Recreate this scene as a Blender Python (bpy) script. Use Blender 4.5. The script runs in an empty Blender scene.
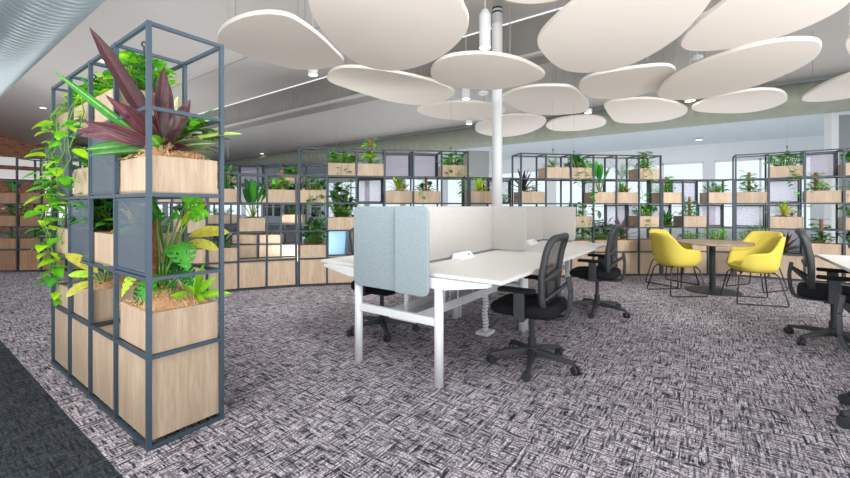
import bpy, math, random
from mathutils import Vector, Matrix
R = random.Random(7)
PI = math.pi
col = bpy.context.scene.collection
# ------------------------------------------------------------------ camera calibration (world X = along desks, Y = across, Z up)
F, H, HZ, CX = 393.0, 1.18, 207.0, 425.0
TH = math.radians(35.84)
C0, S0 = math.cos(TH), math.sin(TH)
def at_depth(x, y, d):
    lat = (x - CX) / F * d
    return Vector((d * C0 + lat * S0, d * S0 - lat * C0, H - (y - HZ) / F * d))
def at_height(x, y, z=0.0):
    return at_depth(x, y, (H - z) * F / (y - HZ))
cam = bpy.data.objects.new('camera', bpy.data.cameras.new('camera'))
col.objects.link(cam)
cam.location = (0, 0, H)
cam.rotation_euler = (PI / 2, 0, TH - PI / 2)
cam.data.sensor_fit = 'HORIZONTAL'
cam.data.sensor_width = 36.0
cam.data.lens = F / 850 * 36
cam.data.shift_y = (HZ - 239) / 850
cam.data.clip_start = 0.05
bpy.context.scene.camera = cam

# ------------------------------------------------------------------ mesh helpers
class MB:
    def __init__(s):
        s.v = []; s.f = []; s.c = []
    def add(s, vs, fs, cs=None):
        n = len(s.v)
        s.v += [tuple(p) for p in vs]
        s.f += [tuple(i + n for i in q) for q in fs]
        s.c += cs if cs else [(1, 1, 1)] * len(vs)
        return s
    def box(s, c, size, rz=0.0):
        hx, hy, hz = size[0] / 2, size[1] / 2, size[2] / 2
        ca, sa = math.cos(rz), math.sin(rz)
        vs = []
        for dz in (-hz, hz):
            for dx, dy in ((-hx, -hy), (hx, -hy), (hx, hy), (-hx, hy)):
                vs.append((c[0] + dx * ca - dy * sa, c[1] + dx * sa + dy * ca, c[2] + dz))
        return s.add(vs, [(3, 2, 1, 0), (4, 5, 6, 7), (0, 1, 5, 4), (1, 2, 6, 5), (2, 3, 7, 6), (3, 0, 4, 7)])
    def bar(s, a, b, w, h=None, up=Vector((0, 0, 1))):
        a, b = Vector(a), Vector(b); h = h or w
        d = (b - a).normalized()
        if abs(d.dot(up)) > .95: up = Vector((1, 0, 0))
        x = d.cross(up).normalized(); y = x.cross(d)
        vs = [p + x * (i * w / 2) + y * (j * h / 2) for p in (a, b) for i, j in ((-1, -1), (1, -1), (1, 1), (-1, 1))]
        return s.add(vs, [(3, 2, 1, 0), (4, 5, 6, 7), (0, 1, 5, 4), (1, 2, 6, 5), (2, 3, 7, 6), (3, 0, 4, 7)])
    def tube(s, pts, r, n=8, cap=True, closed=False):
        pts = [Vector(p) for p in pts]; m = len(pts)
        rs = r if isinstance(r, (list, tuple)) else [r] * m
        vs = []; prev = None
        for i, p in enumerate(pts):
            if closed: t = pts[(i + 1) % m] - pts[i - 1]
            else: t = pts[min(i + 1, m - 1)] - pts[max(i - 1, 0)]
            t.normalize()
            if prev is None:
                a = Vector((0, 0, 1)) if abs(t.z) < .9 else Vector((1, 0, 0))
                x = t.cross(a).normalized()
            else:
                x = (prev - t * prev.dot(t)).normalized()
            prev = x; y = t.cross(x)
            for k in range(n):
                q = 2 * PI * k / n
                vs.append(p + (x * math.cos(q) + y * math.sin(q)) * rs[i])
        fs = []
        for i in range(m if closed else m - 1):
            j = (i + 1) % m
            for k in range(n):
                l = (k + 1) % n
                fs.append((i * n + k, i * n + l, j * n + l, j * n + k))
        if cap and not closed:
            fs.append(tuple(range(n))[::-1]); fs.append(tuple((m - 1) * n + k for k in range(n)))
        return s.add(vs, fs)
    def lathe(s, prof, n=24, c=(0, 0, 0)):
        vs = []; fs = []; m = len(prof)
        for r, z in prof:
            for k in range(n):
                q = 2 * PI * k / n
                vs.append((c[0] + r * math.cos(q), c[1] + r * math.sin(q), c[2] + z))
        for i in range(m - 1):
            for k in range(n):
                l = (k + 1) % n
                fs.append((i * n + k, i * n + l, (i + 1) * n + l, (i + 1) * n + k))
        fs.append(tuple(range(n))[::-1]); fs.append(tuple((m - 1) * n + k for k in range(n)))
        return s.add(vs, fs)
    def prism(s, pts, z0, z1):
        n = len(pts)
        vs = [(p[0], p[1], z0) for p in pts] + [(p[0], p[1], z1) for p in pts]
        return s.add(vs, [tuple(range(n))[::-1], tuple(range(n, 2 * n))] + [(i, (i + 1) % n, (i + 1) % n + n, i + n) for i in range(n)])
    def build(s, name, mat, parent=None, smooth=False, bevel=0, color=False, solid=0, sub=0):
        off = Vector(parent.location) if parent is not None and parent.get('_abs') else Vector((0, 0, 0))
        if parent is not None and not parent.get('_abs') and parent.get('_absoff'):
            off = Vector(parent['_absoff'])
        me = bpy.data.meshes.new(name)
        me.from_pydata([tuple(Vector(p) - off) for p in s.v], [], s.f)
        me.update()
        if color:
            a = me.color_attributes.new('Col', 'FLOAT_COLOR', 'POINT')
            a.data.foreach_set('color', [q for c in s.c for q in (c[0], c[1], c[2], 1.0)])
        o = bpy.data.objects.new(name, me); col.objects.link(o)
        me.materials.append(mat)
        if smooth:
            me.polygons.foreach_set('use_smooth', [True] * len(me.polygons))
        if parent is not None:
            o.parent = parent
            if off.length: o['_absoff'] = tuple(off)
        if solid:
            m = o.modifiers.new('solid', 'SOLIDIFY'); m.thickness = solid; m.offset = 0
        if bevel:
            m = o.modifiers.new('bevel', 'BEVEL'); m.width = bevel; m.segments = 2; m.limit_method = 'ANGLE'
        if sub:
            m = o.modifiers.new('sub', 'SUBSURF'); m.levels = sub; m.render_levels = sub
        return o
def thing(name, label, cat, loc=(0, 0, 0), rz=0.0, group=None, absolute=False):
    o = bpy.data.objects.new(name, None); col.objects.link(o)
    o.empty_display_size = .1
    o.location = loc; o.rotation_euler = (0, 0, rz)
    o['label'] = label; o['category'] = cat
    if group: o['group'] = group
    if absolute: o['_abs'] = 1          # children are given in world coordinates
    return o
def tag(o, label, cat, group=None):
    o['label'] = label; o['category'] = cat
    if group: o['group'] = group
    return o
def struct(mb, name, mat, **k):
    o = mb.build(name, mat, **k); o['kind'] = 'structure'; return o
def copy_tree(o, parent=None):
    c = o.copy(); col.objects.link(c)
    if parent is not None: c.parent = parent
    for ch in list(o.children): copy_tree(ch, c)
    return c
# ------------------------------------------------------------------ materials
def rgb(r, g, b):
    f = lambda q: (q / 255 / 12.92) if q / 255 <= .04045 else ((q / 255 + .055) / 1.055) ** 2.4
    return (f(r), f(g), f(b), 1)
def new_mat(name):
    m = bpy.data.materials.new(name); m.use_nodes = True
    nt = m.node_tree; b = nt.nodes['Principled BSDF']
    return m, nt, b
def N(nt, t, **k):
    n = nt.nodes.new(t)
    for a, b in k.items():
        if a in n.inputs: n.inputs[a].default_value = b
        else: setattr(n, a, b)
    return n
def mixc(nt, fac, a, b, mode='MIX'):
    n = nt.nodes.new('ShaderNodeMix'); n.data_type = 'RGBA'; n.blend_type = mode
    for sock, val in ((n.inputs[0], fac), (n.inputs[6], a), (n.inputs[7], b)):
        if hasattr(val, 'links'): nt.links.new(val, sock)
        else: sock.default_value = val
    return n.outputs[2]
def ramp(nt, fac, p0, p1, c0=(0, 0, 0, 1), c1=(1, 1, 1, 1)):
    n = nt.nodes.new('ShaderNodeValToRGB')
    n.color_ramp.elements[0].position = p0; n.color_ramp.elements[0].color = c0
    n.color_ramp.elements[1].position = p1; n.color_ramp.elements[1].color = c1
    nt.links.new(fac, n.inputs[0]); return n.outputs[0]
def plain(name, c, rough=.5, metal=0.0, noise=.06, scale=40, bump=0.0, spec=.5, emit=0.0):
    m, nt, b = new_mat(name)
    tc = N(nt, 'ShaderNodeTexCoord'); nz = N(nt, 'ShaderNodeTexNoise', Scale=scale, Detail=3.0)
    nt.links.new(tc.outputs['Object'], nz.inputs['Vector'])
    dark = (c[0] * (1 - noise), c[1] * (1 - noise), c[2] * (1 - noise), 1)
    lite = (min(1, c[0] * (1 + noise)), min(1, c[1] * (1 + noise)), min(1, c[2] * (1 + noise)), 1)
    o = ramp(nt, nz.outputs[0], .3, .7, dark, lite)
    nt.links.new(o, b.inputs['Base Color'])
    b.inputs['Roughness'].default_value = rough; b.inputs['Metallic'].default_value = metal
    b.inputs['Specular IOR Level'].default_value = spec
    if bump:
        bp = N(nt, 'ShaderNodeBump', Strength=bump, Distance=.004)
        nt.links.new(nz.outputs[0], bp.inputs['Height']); nt.links.new(bp.outputs[0], b.inputs['Normal'])
    if emit:
        nt.links.new(o, b.inputs['Emission Color']); b.inputs['Emission Strength'].default_value = emit
    return m
def wood(name, c0, c1, grain=(9, 9, .9), knots=True):
    m, nt, b = new_mat(name)
    tc = N(nt, 'ShaderNodeTexCoord'); oi = N(nt, 'ShaderNodeObjectInfo')
    add = N(nt, 'ShaderNodeVectorMath', operation='ADD')
    comb = N(nt, 'ShaderNodeCombineXYZ')
    mu = N(nt, 'ShaderNodeMath', operation='MULTIPLY'); mu.inputs[1].default_value = 37.0
    nt.links.new(oi.outputs['Random'], mu.inputs[0])
    for i in range(3): nt.links.new(mu.outputs[0], comb.inputs[i])
    nt.links.new(tc.outputs['Object'], add.inputs[0]); nt.links.new(comb.outputs[0], add.inputs[1])
    mp = N(nt, 'ShaderNodeMapping'); mp.inputs['Scale'].default_value = grain
    nt.links.new(add.outputs[0], mp.inputs[0])
    n1 = N(nt, 'ShaderNodeTexNoise', Scale=6.0, Detail=6.0, Roughness=.65, Distortion=.6)
    n2 = N(nt, 'ShaderNodeTexNoise', Scale=1.1, Detail=2.0)
    nt.links.new(mp.outputs[0], n1.inputs['Vector']); nt.links.new(mp.outputs[0], n2.inputs['Vector'])
    a = ramp(nt, n1.outputs[0], .3, .72, c1, c0)
    lo = (c1[0] * .82, c1[1] * .8, c1[2] * .78, 1)
    d = ramp(nt, n2.outputs[0], .35, .65)
    o = mixc(nt, d, mixc(nt, .45, a, lo), a)
    if knots:
        kn = N(nt, 'ShaderNodeTexVoronoi', Scale=3.3)
        mk = N(nt, 'ShaderNodeMapping'); mk.inputs['Scale'].default_value = (1, 1, .7)
        nt.links.new(add.outputs[0], mk.inputs[0]); nt.links.new(mk.outputs[0], kn.inputs['Vector'])
        kf = ramp(nt, kn.outputs['Distance'], .02, .07, (.75, .75, .75, 1), (0, 0, 0, 1))
        o = mixc(nt, kf, o, (c1[0] * .4, c1[1] * .33, c1[2] * .28, 1))
    vr = N(nt, 'ShaderNodeMapRange'); vr.inputs['To Min'].default_value = .86; vr.inputs['To Max'].default_value = 1.08
    nt.links.new(oi.outputs['Random'], vr.inputs['Value'])
    hs = N(nt, 'ShaderNodeHueSaturation'); nt.links.new(vr.outputs[0], hs.inputs['Value']); nt.links.new(o, hs.inputs['Color'])
    nt.links.new(hs.outputs[0], b.inputs['Base Color']); b.inputs['Roughness'].default_value = .55
    return m
def leaf_mat():
    m, nt, b = new_mat('leaf')
    at = N(nt, 'ShaderNodeAttribute', attribute_name='Col')
    tc = N(nt, 'ShaderNodeTexCoord'); nz = N(nt, 'ShaderNodeTexNoise', Scale=45.0, Detail=2.0)
    nt.links.new(tc.outputs['Object'], nz.inputs['Vector'])
    v = ramp(nt, nz.outputs[0], .3, .7, (.8, .8, .8, 1), (1.15, 1.15, 1.15, 1))
    o = mixc(nt, 1.0, at.outputs['Color'], v, 'MULTIPLY')
    nt.links.new(o, b.inputs['Base Color']); b.inputs['Roughness'].default_value = .38
    tr = N(nt, 'ShaderNodeBsdfTranslucent'); nt.links.new(o, tr.inputs[0])
    mx = N(nt, 'ShaderNodeMixShader'); mx.inputs[0].default_value = .3
    nt.links.new(b.outputs[0], mx.inputs[1]); nt.links.new(tr.outputs[0], mx.inputs[2])
    nt.links.new(mx.outputs[0], nt.nodes['Material Output'].inputs[0])
    return m
def perforated(name, c, open_, scale, holes=True):
    m, nt, b = new_mat(name)
    b.inputs['Base Color'].default_value = c; b.inputs['Roughness'].default_value = .5; b.inputs['Metallic'].default_value = .2
    t = N(nt, 'ShaderNodeBsdfTransparent'); mx = N(nt, 'ShaderNodeMixShader')
    tc = N(nt, 'ShaderNodeTexCoord')
    if holes:
        # staggered round holes on the panel's own plane (object x, z)
        sep = N(nt, 'ShaderNodeSeparateXYZ'); nt.links.new(tc.outputs['Object'], sep.inputs[0])
        ad = N(nt, 'ShaderNodeMath', operation='ADD'); nt.links.new(sep.outputs[0], ad.inputs[0]); nt.links.new(sep.outputs[1], ad.inputs[1])
        su = N(nt, 'ShaderNodeMath', operation='SINE'); sv = N(nt, 'ShaderNodeMath', operation='SINE')
        for src, dst in ((ad.outputs[0], su), (sep.outputs[2], sv)):
            q = N(nt, 'ShaderNodeMath', operation='MULTIPLY'); q.inputs[1].default_value = scale
            nt.links.new(src, q.inputs[0]); nt.links.new(q.outputs[0], dst.inputs[0])
        pr = N(nt, 'ShaderNodeMath', operation='MULTIPLY'); nt.links.new(su.outputs[0], pr.inputs[0]); nt.links.new(sv.outputs[0], pr.inputs[1])
        gt = N(nt, 'ShaderNodeMath', operation='GREATER_THAN'); gt.inputs[1].default_value = open_
        nt.links.new(pr.outputs[0], gt.inputs[0]); nt.links.new(gt.outputs[0], mx.inputs[0])
    else:
        nz = N(nt, 'ShaderNodeTexNoise', Scale=scale); nt.links.new(tc.outputs['Object'], nz.inputs['Vector'])
        o = ramp(nt, nz.outputs[0], .3, .7, (open_ - .04,) * 3 + (1,), (open_ + .04,) * 3 + (1,))
        nt.links.new(o, mx.inputs[0])
    nt.links.new(b.outputs[0], mx.inputs[1]); nt.links.new(t.outputs[0], mx.inputs[2])
    nt.links.new(mx.outputs[0], nt.nodes['Material Output'].inputs[0])
    return m
def carpet(name, lo, mid, hi, amount):
    m, nt, b = new_mat(name)
    tc = N(nt, 'ShaderNodeTexCoord')
    def streak(sx, sy, sc, p0, p1):
        mp = N(nt, 'ShaderNodeMapping'); mp.inputs['Scale'].default_value = (sx, sy, 1)
        nt.links.new(tc.outputs['Object'], mp.inputs[0])
        n = N(nt, 'ShaderNodeTexNoise', Scale=sc, Detail=2.0, Roughness=.6)
        nt.links.new(mp.outputs[0], n.inputs['Vector'])
        return ramp(nt, n.outputs[0], p0, p1)
    big = N(nt, 'ShaderNodeTexNoise', Scale=1.3, Detail=3.0); nt.links.new(tc.outputs['Object'], big.inputs['Vector'])
    fine = N(nt, 'ShaderNodeTexNoise', Scale=110.0, Detail=2.0); nt.links.new(tc.outputs['Object'], fine.inputs['Vector'])
    base = mixc(nt, ramp(nt, fine.outputs[0], .4, .6), mid, hi)
    brk = N(nt, 'ShaderNodeTexNoise', Scale=16.0, Detail=1.0); nt.links.new(tc.outputs['Object'], brk.inputs['Vector'])
    def cut(x, lo_, hi_):
        q = N(nt, 'ShaderNodeMath', operation='MULTIPLY'); nt.links.new(x, q.inputs[0]); nt.links.new(ramp(nt, brk.outputs[0], lo_, hi_), q.inputs[1]); return q.outputs[0]
    def cut2(x, lo_, hi_):
        q = N(nt, 'ShaderNodeMath', operation='MULTIPLY'); nt.links.new(x, q.inputs[0]); nt.links.new(ramp(nt, brk.outputs[0], lo_, hi_, (1, 1, 1, 1), (0, 0, 0, 1)), q.inputs[1]); return q.outputs[0]
    s1 = cut(streak(8, 85, 1.0, .47, .54), .40, .52); s2 = cut2(streak(85, 8, 1.0, .47, .54), .48, .60)
    mxs = N(nt, 'ShaderNodeMath', operation='MAXIMUM'); nt.links.new(s1, mxs.inputs[0]); nt.links.new(s2, mxs.inputs[1])
    s3 = streak(5, 60, 1.0, .54, .6); s4 = streak(60, 5, 1.0, .54, .6)
    mx2 = N(nt, 'ShaderNodeMath', operation='MAXIMUM'); nt.links.new(s3, mx2.inputs[0]); nt.links.new(s4, mx2.inputs[1])
    tot = N(nt, 'ShaderNodeMath', operation='MULTIPLY_ADD'); nt.links.new(mxs.outputs[0], tot.inputs[0]); tot.inputs[1].default_value = .75
    q = N(nt, 'ShaderNodeMath', operation='MULTIPLY'); nt.links.new(mx2.outputs[0], q.inputs[0]); q.inputs[1].default_value = .35
    nt.links.new(q.outputs[0], tot.inputs[2])
    am = N(nt, 'ShaderNodeMath', operation='MULTIPLY', use_clamp=True); nt.links.new(tot.outputs[0], am.inputs[0]); am.inputs[1].default_value = amount
    o = mixc(nt, am.outputs[0], base, lo)
    o = mixc(nt, ramp(nt, big.outputs[0], .3, .7, (.0, .0, .0, 1), (.25, .25, .25, 1)), o, lo)
    nt.links.new(o, b.inputs['Base Color']); b.inputs['Roughness'].default_value = .95
    b.inputs['Specular IOR Level'].default_value = .1
    bp = N(nt, 'ShaderNodeBump', Strength=.35, Distance=.006); nt.links.new(tot.outputs[0], bp.inputs['Height']); nt.links.new(bp.outputs[0], b.inputs['Normal'])
    return m
def brick():
    m, nt, b = new_mat('brick')
    tc = N(nt, 'ShaderNodeTexCoord'); mp = N(nt, 'ShaderNodeMapping'); mp.inputs['Rotation'].default_value = (PI / 2, 0, 0)
    nt.links.new(tc.outputs['Object'], mp.inputs[0])
    t = N(nt, 'ShaderNodeTexBrick', Scale=2.4); t.inputs['Color1'].default_value = rgb(168, 92, 62); t.inputs['Color2'].default_value = rgb(206, 140, 100); t.inputs['Mortar'].default_value = rgb(190, 170, 150)
    t.inputs['Mortar Size'].default_value = .02; nt.links.new(mp.outputs[0], t.inputs['Vector']); nt.links.new(t.outputs[0], b.inputs['Base Color'])
    b.inputs['Roughness'].default_value = .9; return m
def glass():
    m, nt, b = new_mat('window_glass')
    t = N(nt, 'ShaderNodeBsdfTransparent'); t.inputs[0].default_value = (.93, .97, 1, 1)
    g = N(nt, 'ShaderNodeBsdfGlossy', Roughness=.05); lw = N(nt, 'ShaderNodeFresnel', IOR=1.3)
    mx = N(nt, 'ShaderNodeMixShader'); nt.links.new(lw.outputs[0], mx.inputs[0]); nt.links.new(t.outputs[0], mx.inputs[1]); nt.links.new(g.outputs[0], mx.inputs[2])
    nt.links.new(mx.outputs[0], nt.nodes['Material Output'].inputs[0]); return m
M = dict(
    oak=wood('oak', rgb(202, 182, 160), rgb(172, 149, 125)),
    dark_oak=wood('brown_wood', rgb(176, 140, 108), rgb(140, 104, 76)),
    table=wood('table_oak', rgb(176, 158, 140), rgb(140, 120, 102), grain=(1.2, 9, 9), knots=False),
    steel=plain('blue_grey_steel', rgb(66, 82, 96), .45, .25, .05),
    dsteel=plain('charcoal_steel', rgb(56, 67, 76), .5, .2, .05),
    mesh=perforated('perforated_steel', rgb(86, 98, 111), .42, 330),
    mesh_backlit=perforated('backlit_steel_mesh', rgb(176, 168, 190), .68, 60, holes=False),  # perforated steel again, its backlit lavender brightness put into the colour
    chairmesh=perforated('chair_mesh', rgb(40, 41, 44), .25, 60, holes=False),
    leaf=leaf_mat(),
    stem=plain('stem', rgb(96, 140, 50), .5, 0, .15),
    coir=plain('coir', rgb(226, 186, 144), .9, 0, .3, 60, .8),
    soil=plain('soil', rgb(150, 102, 68), .95, 0, .4, 60, .8),
    moss=plain('moss_pole', rgb(134, 92, 58), .95, 0, .35, 50, .8),
    white=plain('white_powder_coat', rgb(232, 236, 240), .35, 0, .01),
    top=plain('white_laminate', rgb(222, 220, 218), .4, 0, .01),
    felt_shaded=plain('screen_felt_shaded', rgb(150, 164, 171), .95, 0, .13, 130, .2, .1),  # same screen fabric, cool shade of the end panels put into the colour
    felt=plain('screen_felt_lit', rgb(182, 179, 175), .95, 0, .1, 130, .2, .1),  # same screen fabric with the warm lit tone in its colour
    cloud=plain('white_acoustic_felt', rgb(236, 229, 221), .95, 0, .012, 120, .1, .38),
    tray=plain('light_grey_metal', rgb(214, 216, 218), .5, 0, .03),
    wire=plain('wire', rgb(150, 152, 152), .4, .6, .02),
    black=plain('black_plastic', rgb(44, 47, 51), .5, 0, .08),
    seat=plain('black_fabric', rgb(26, 27, 32), .9, 0, .2, 200, .3, .2),
    yellow=plain('mustard_fabric', rgb(194, 178, 78), .85, 0, .05, 200, .2, .2),
    rod=plain('black_rod', rgb(36, 38, 40), .4, .3, .05),
    ceiling=plain('ceiling_paint', rgb(196, 193, 190), .42, 0, .02, 3),
    white_wall=plain('white_wall_paint', rgb(230, 235, 238), .8, 0, .01, 3),
    ceiling_c=plain('pale_ceiling_paint', rgb(205, 214, 220), .8, 0, .01, 3),
    grey_wall=plain('grey_wall_paint', rgb(150, 158, 160), .7, 0, .02, 3),
    bulkhead=plain('perforated_bulkhead', rgb(150, 147, 143), .5, .1, .06, 3),
    strip=plain('white_strip', rgb(190, 190, 188), .5, 0, .01),
    duct=plain('galvanised_steel', rgb(186, 204, 210), .34, .45, .06, 8),
    gduct=plain('grey_green_duct', rgb(150, 156, 142), .5, .1, .05, 3),
    glow=plain('lamp_diffuser', (1, .97, .92, 1), .5, 0, .001, emit=3.0),
    blue=plain('blue_plastic', rgb(110, 150, 178), .5, 0, .06),
    cable=plain('cable_white', rgb(225, 230, 235), .5, 0, .02),
    brick=brick(), glass=glass(),
    carpet=carpet('carpet_tiles', rgb(48, 47, 62), rgb(154, 146, 156), rgb(246, 238, 244), 1.0),
    runner=carpet('charcoal_carpet', rgb(34, 38, 44), rgb(62, 67, 74), rgb(84, 90, 98), .9),
)
# ------------------------------------------------------------------ the setting
V0, V1, U0, U1 = -9.0, 28.0, -6.0, 16.0
SP = .62
struct(MB().box(((SP + U1) / 2, (V0 + V1) / 2, -.05), (U1 - SP, V1 - V0, .1)), 'floor', M['carpet'])
struct(MB().box(((SP + U0) / 2, (V0 + V1) / 2, -.05), (SP - U0, V1 - V0, .1)), 'floor', M['runner'])
def ceil_z(u):
    if u < 4.6: return 4.354 + (4.6 - u) * .26
    if u < 6.9: return 4.354
    if u < 11.6: return 4.25 + (u - 6.9) * (3.9 - 4.25) / 4.7
    return 3.95 + (u - 11.6) * (3.26 - 3.95) / 4.4
def strip(pts, name, mat, v0=V0, v1=V1, th=.08):
    mb = MB()
    for (a, za), (b, zb) in zip(pts[:-1], pts[1:]):
        mb.add([(a, v0, za), (b, v0, zb), (b, v1, zb), (a, v1, za), (a, v0, za + th), (b, v0, zb + th), (b, v1, zb + th), (a, v1, za + th)],
               [(0, 1, 2, 3), (7, 6, 5, 4), (0, 4, 5, 1), (2, 6, 7, 3), (1, 5, 6, 2), (3, 7, 4, 0)])
    return struct(mb, name, mat)
strip([(U0, ceil_z(U0)), (4.6, 4.354), (6.3, 4.34)], 'ceiling', M['ceiling'])
strip([(6.86, 4.26), (11.6, 3.9)], 'ceiling', M['ceiling'])
strip([(11.6, 3.95), (16.0, 3.26)], 'ceiling', M['ceiling_c'])
# bulkhead running across the room, ribbed
mb = MB(); mb.box((6.6, (V0 + V1) / 2, 4.02), (.52, V1 - V0, .62))
v = V0 + .1
while v < V1 - .1:
    mb.box((6.338, v, 4.02), (.006, .05, .62)); v += .16
struct(mb, 'trim_1', M['bulkhead'])
struct(MB().box((6.3, (V0 + V1) / 2, 3.69), (.1, V1 - V0, .045)), 'trim_2', M['strip'])
struct(MB().box((4.62, (V0 + V1) / 2, 4.345), (.16, V1 - V0, .03)), 'trim_3', M['ceiling'])
# walls: far wall along v with a window band, end wall with brick
mb = MB()
mb.box((16.05, (V0 + V1) / 2, .25), (.1, V1 - V0, .5)).box((16.05, (V0 + V1) / 2, 3.05), (.1, V1 - V0, .7))
vv = V0 + 1.2
edges = []
while vv < V1 - .6:
    mb.box((16.05, vv, 1.6), (.1, .25, 2.2)); edges.append(vv); vv += 2.6
struct(mb, 'wall_back', M['white_wall'])
for i, e in enumerate(edges[:-1]):
    g = MB().box((16.05, e + 1.3, 1.6), (.02, 2.35, 2.2))
    g = struct(g, 'window_%d' % (i + 1), M['glass'])
    fr = MB()
    for w in (-1.15, 0, 1.15): fr.box((16.03, e + 1.3 + w, 1.6), (.06, .05, 2.2))
    for z in (.53, 1.2, 2.67): fr.box((16.03, e + 1.3, z), (.06, 2.3, .05))
    fr.build('window_frame', M['white_wall'], g)
struct(MB().box((-.5, 28.05, 2.6), (11, .1, 5.2)), 'wall_left', M['brick'])
mb = MB(); mb.box((10.5, 28.05, .3), (11, .1, .6)).box((10.5, 28.05, 3.5), (11, .1, 1.8))
for u in (5.4, 8, 10.6, 13.2, 15.8): mb.box((u, 28.05, 1.6), (.3, .1, 2.1))
struct(mb, 'wall_left', M['white_wall'])
for i, u in enumerate((6.7, 9.3, 11.9, 14.5)):
    struct(MB().box((u, 28.05, 1.6), (2.3, .02, 2.0)), 'window_%d' % (i + 21), M['glass'])
# pillar and grey return wall, far right
p0 = at_depth(826, 200, 8.6)
struct(MB().box((p0.x + .1, p0.y - .1, 1.66), (.16, .16, 3.32), TH), 'wall_right', M['white_wall'])
p1 = at_depth(832, 200, 8.9); p2 = at_depth(960, 200, 8.2)
struct(MB().bar((p1.x, p1.y, 1.62), (p2.x, p2.y, 1.62), .1, 3.24), 'wall_right', M['grey_wall'])
p1 = at_depth(465, 200, 9.6); p2 = at_depth(487, 200, 9.7)
struct(MB().bar((p1.x, p1.y, 1.27), (p2.x, p2.y, 1.27), .3, 2.54), 'wall_partition', M['grey_wall'])

# ------------------------------------------------------------------ foliage
PROF = dict(
    heart=((0, .35), (.12, .9), (.32, 1), (.6, .74), (.85, .3), (1, 0)),
    lance=((0, .12), (.25, .78), (.5, 1), (.75, .68), (1, 0)),
    sword=((0, .3), (.15, .55), (.42, 1), (.75, .76), (.92, .32), (1, 0)),
    strap=((0, .55), (.3, .95), (.6, .9), (.85, .48), (1, 0)),
    paddle=((0, .1), (.2, .7), (.45, 1), (.75, .86), (.93, .42), (1, 0)))
def prof(name, t):
    P = PROF[name]
    for (a, x), (b, y) in zip(P[:-1], P[1:]):
        if t <= b: return x + (y - x) * (t - a) / (b - a)
    return 0
def jit(c, a=.18):
    q = 1 + R.uniform(-a, a)
    return (c[0] * q * (1 + R.uniform(-.1, .1)), c[1] * q, c[2] * q)
def lin(r, g, b): return rgb(r, g, b)[:3]
G = dict(lime=lin(172, 222, 40), bright=lin(110, 200, 46), mid=lin(66, 152, 48), dark=lin(36, 104, 44), deep=lin(28, 78, 44),
         yellow=lin(212, 208, 84), purple=lin(80, 52, 56), plum=lin(64, 42, 48), pink=lin(148, 80, 92), cream=lin(226, 230, 186), red=lin(124, 52, 62), olive=lin(126, 150, 52), blue=lin(70, 130, 96))
def leaf(mb, p, d, L, W, shape='heart', droop=.4, n=4, c1=None, c2=None, fold=.25, roll=0.0, face=None):
    p = Vector(p); d = Vector(d).normalized()
    side = d.cross(Vector((0, 0, 1)))
    if side.length < .15: side = Vector((math.cos(roll * 7), math.sin(roll * 7), 0))
    side.normalize()
    if face is not None: side = d.cross(face).normalized()
    if roll: side = Matrix.Rotation(roll, 3, d) @ side
    vs = []; cs = []; pos = p.copy()
    for i in range(n + 1):
        t = i / n; w = W / 2 * prof(shape, t)
        nr = side.cross(d).normalized()
        vs += [pos - side * w + nr * fold * w, pos.copy(), pos + side * w + nr * fold * w]
        cs += [c2, c1, c2]
        pos = pos + d * (L / n)
        d = (d + Vector((0, 0, -droop / n))).normalized()
    fs = []
    for i in range(n):
        a = i * 3
        fs += [(a, a + 1, a + 4, a + 3), (a + 1, a + 2, a + 5, a + 4)]
    mb.add(vs, fs, cs)
def striped_leaf(mb, p, d, L, W, droop, c1, c2, cm, roll, face, n=14):
    p = Vector(p); d = Vector(d).normalized(); side = d.cross(face).normalized()
    side = Matrix.Rotation(roll, 3, d) @ side
    ph = R.uniform(0, 6); bend = side * R.uniform(-.25, .25)
    vs = []; cs = []; fs = []; pos = p.copy(); m = 9
    for i in range(n + 1):
        t = i / n; w = W / 2 * prof('sword', t); nr = side.cross(d).normalized()
        for j in range(m):
            q = (j - 4) / 4; a = abs(q)
            hgt = w * (.55 * a - .25 * a * a) + .1 * w * math.sin(t * 11 + ph + q) * a
            vs.append(pos + side * (w * q * .93) + nr * hgt)
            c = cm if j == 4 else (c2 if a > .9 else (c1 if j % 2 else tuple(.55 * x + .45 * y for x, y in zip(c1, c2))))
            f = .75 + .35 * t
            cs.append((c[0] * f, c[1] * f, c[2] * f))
        pos = pos + d * (L / n)
        d = (d + (Vector((0, 0, -droop)) + bend) / n).normalized()
    for i in range(n):
        for j in range(m - 1): fs.append((i * m + j, i * m + j + 1, (i + 1) * m + j + 1, (i + 1) * m + j))
    mb.add(vs, fs, cs)
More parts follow.
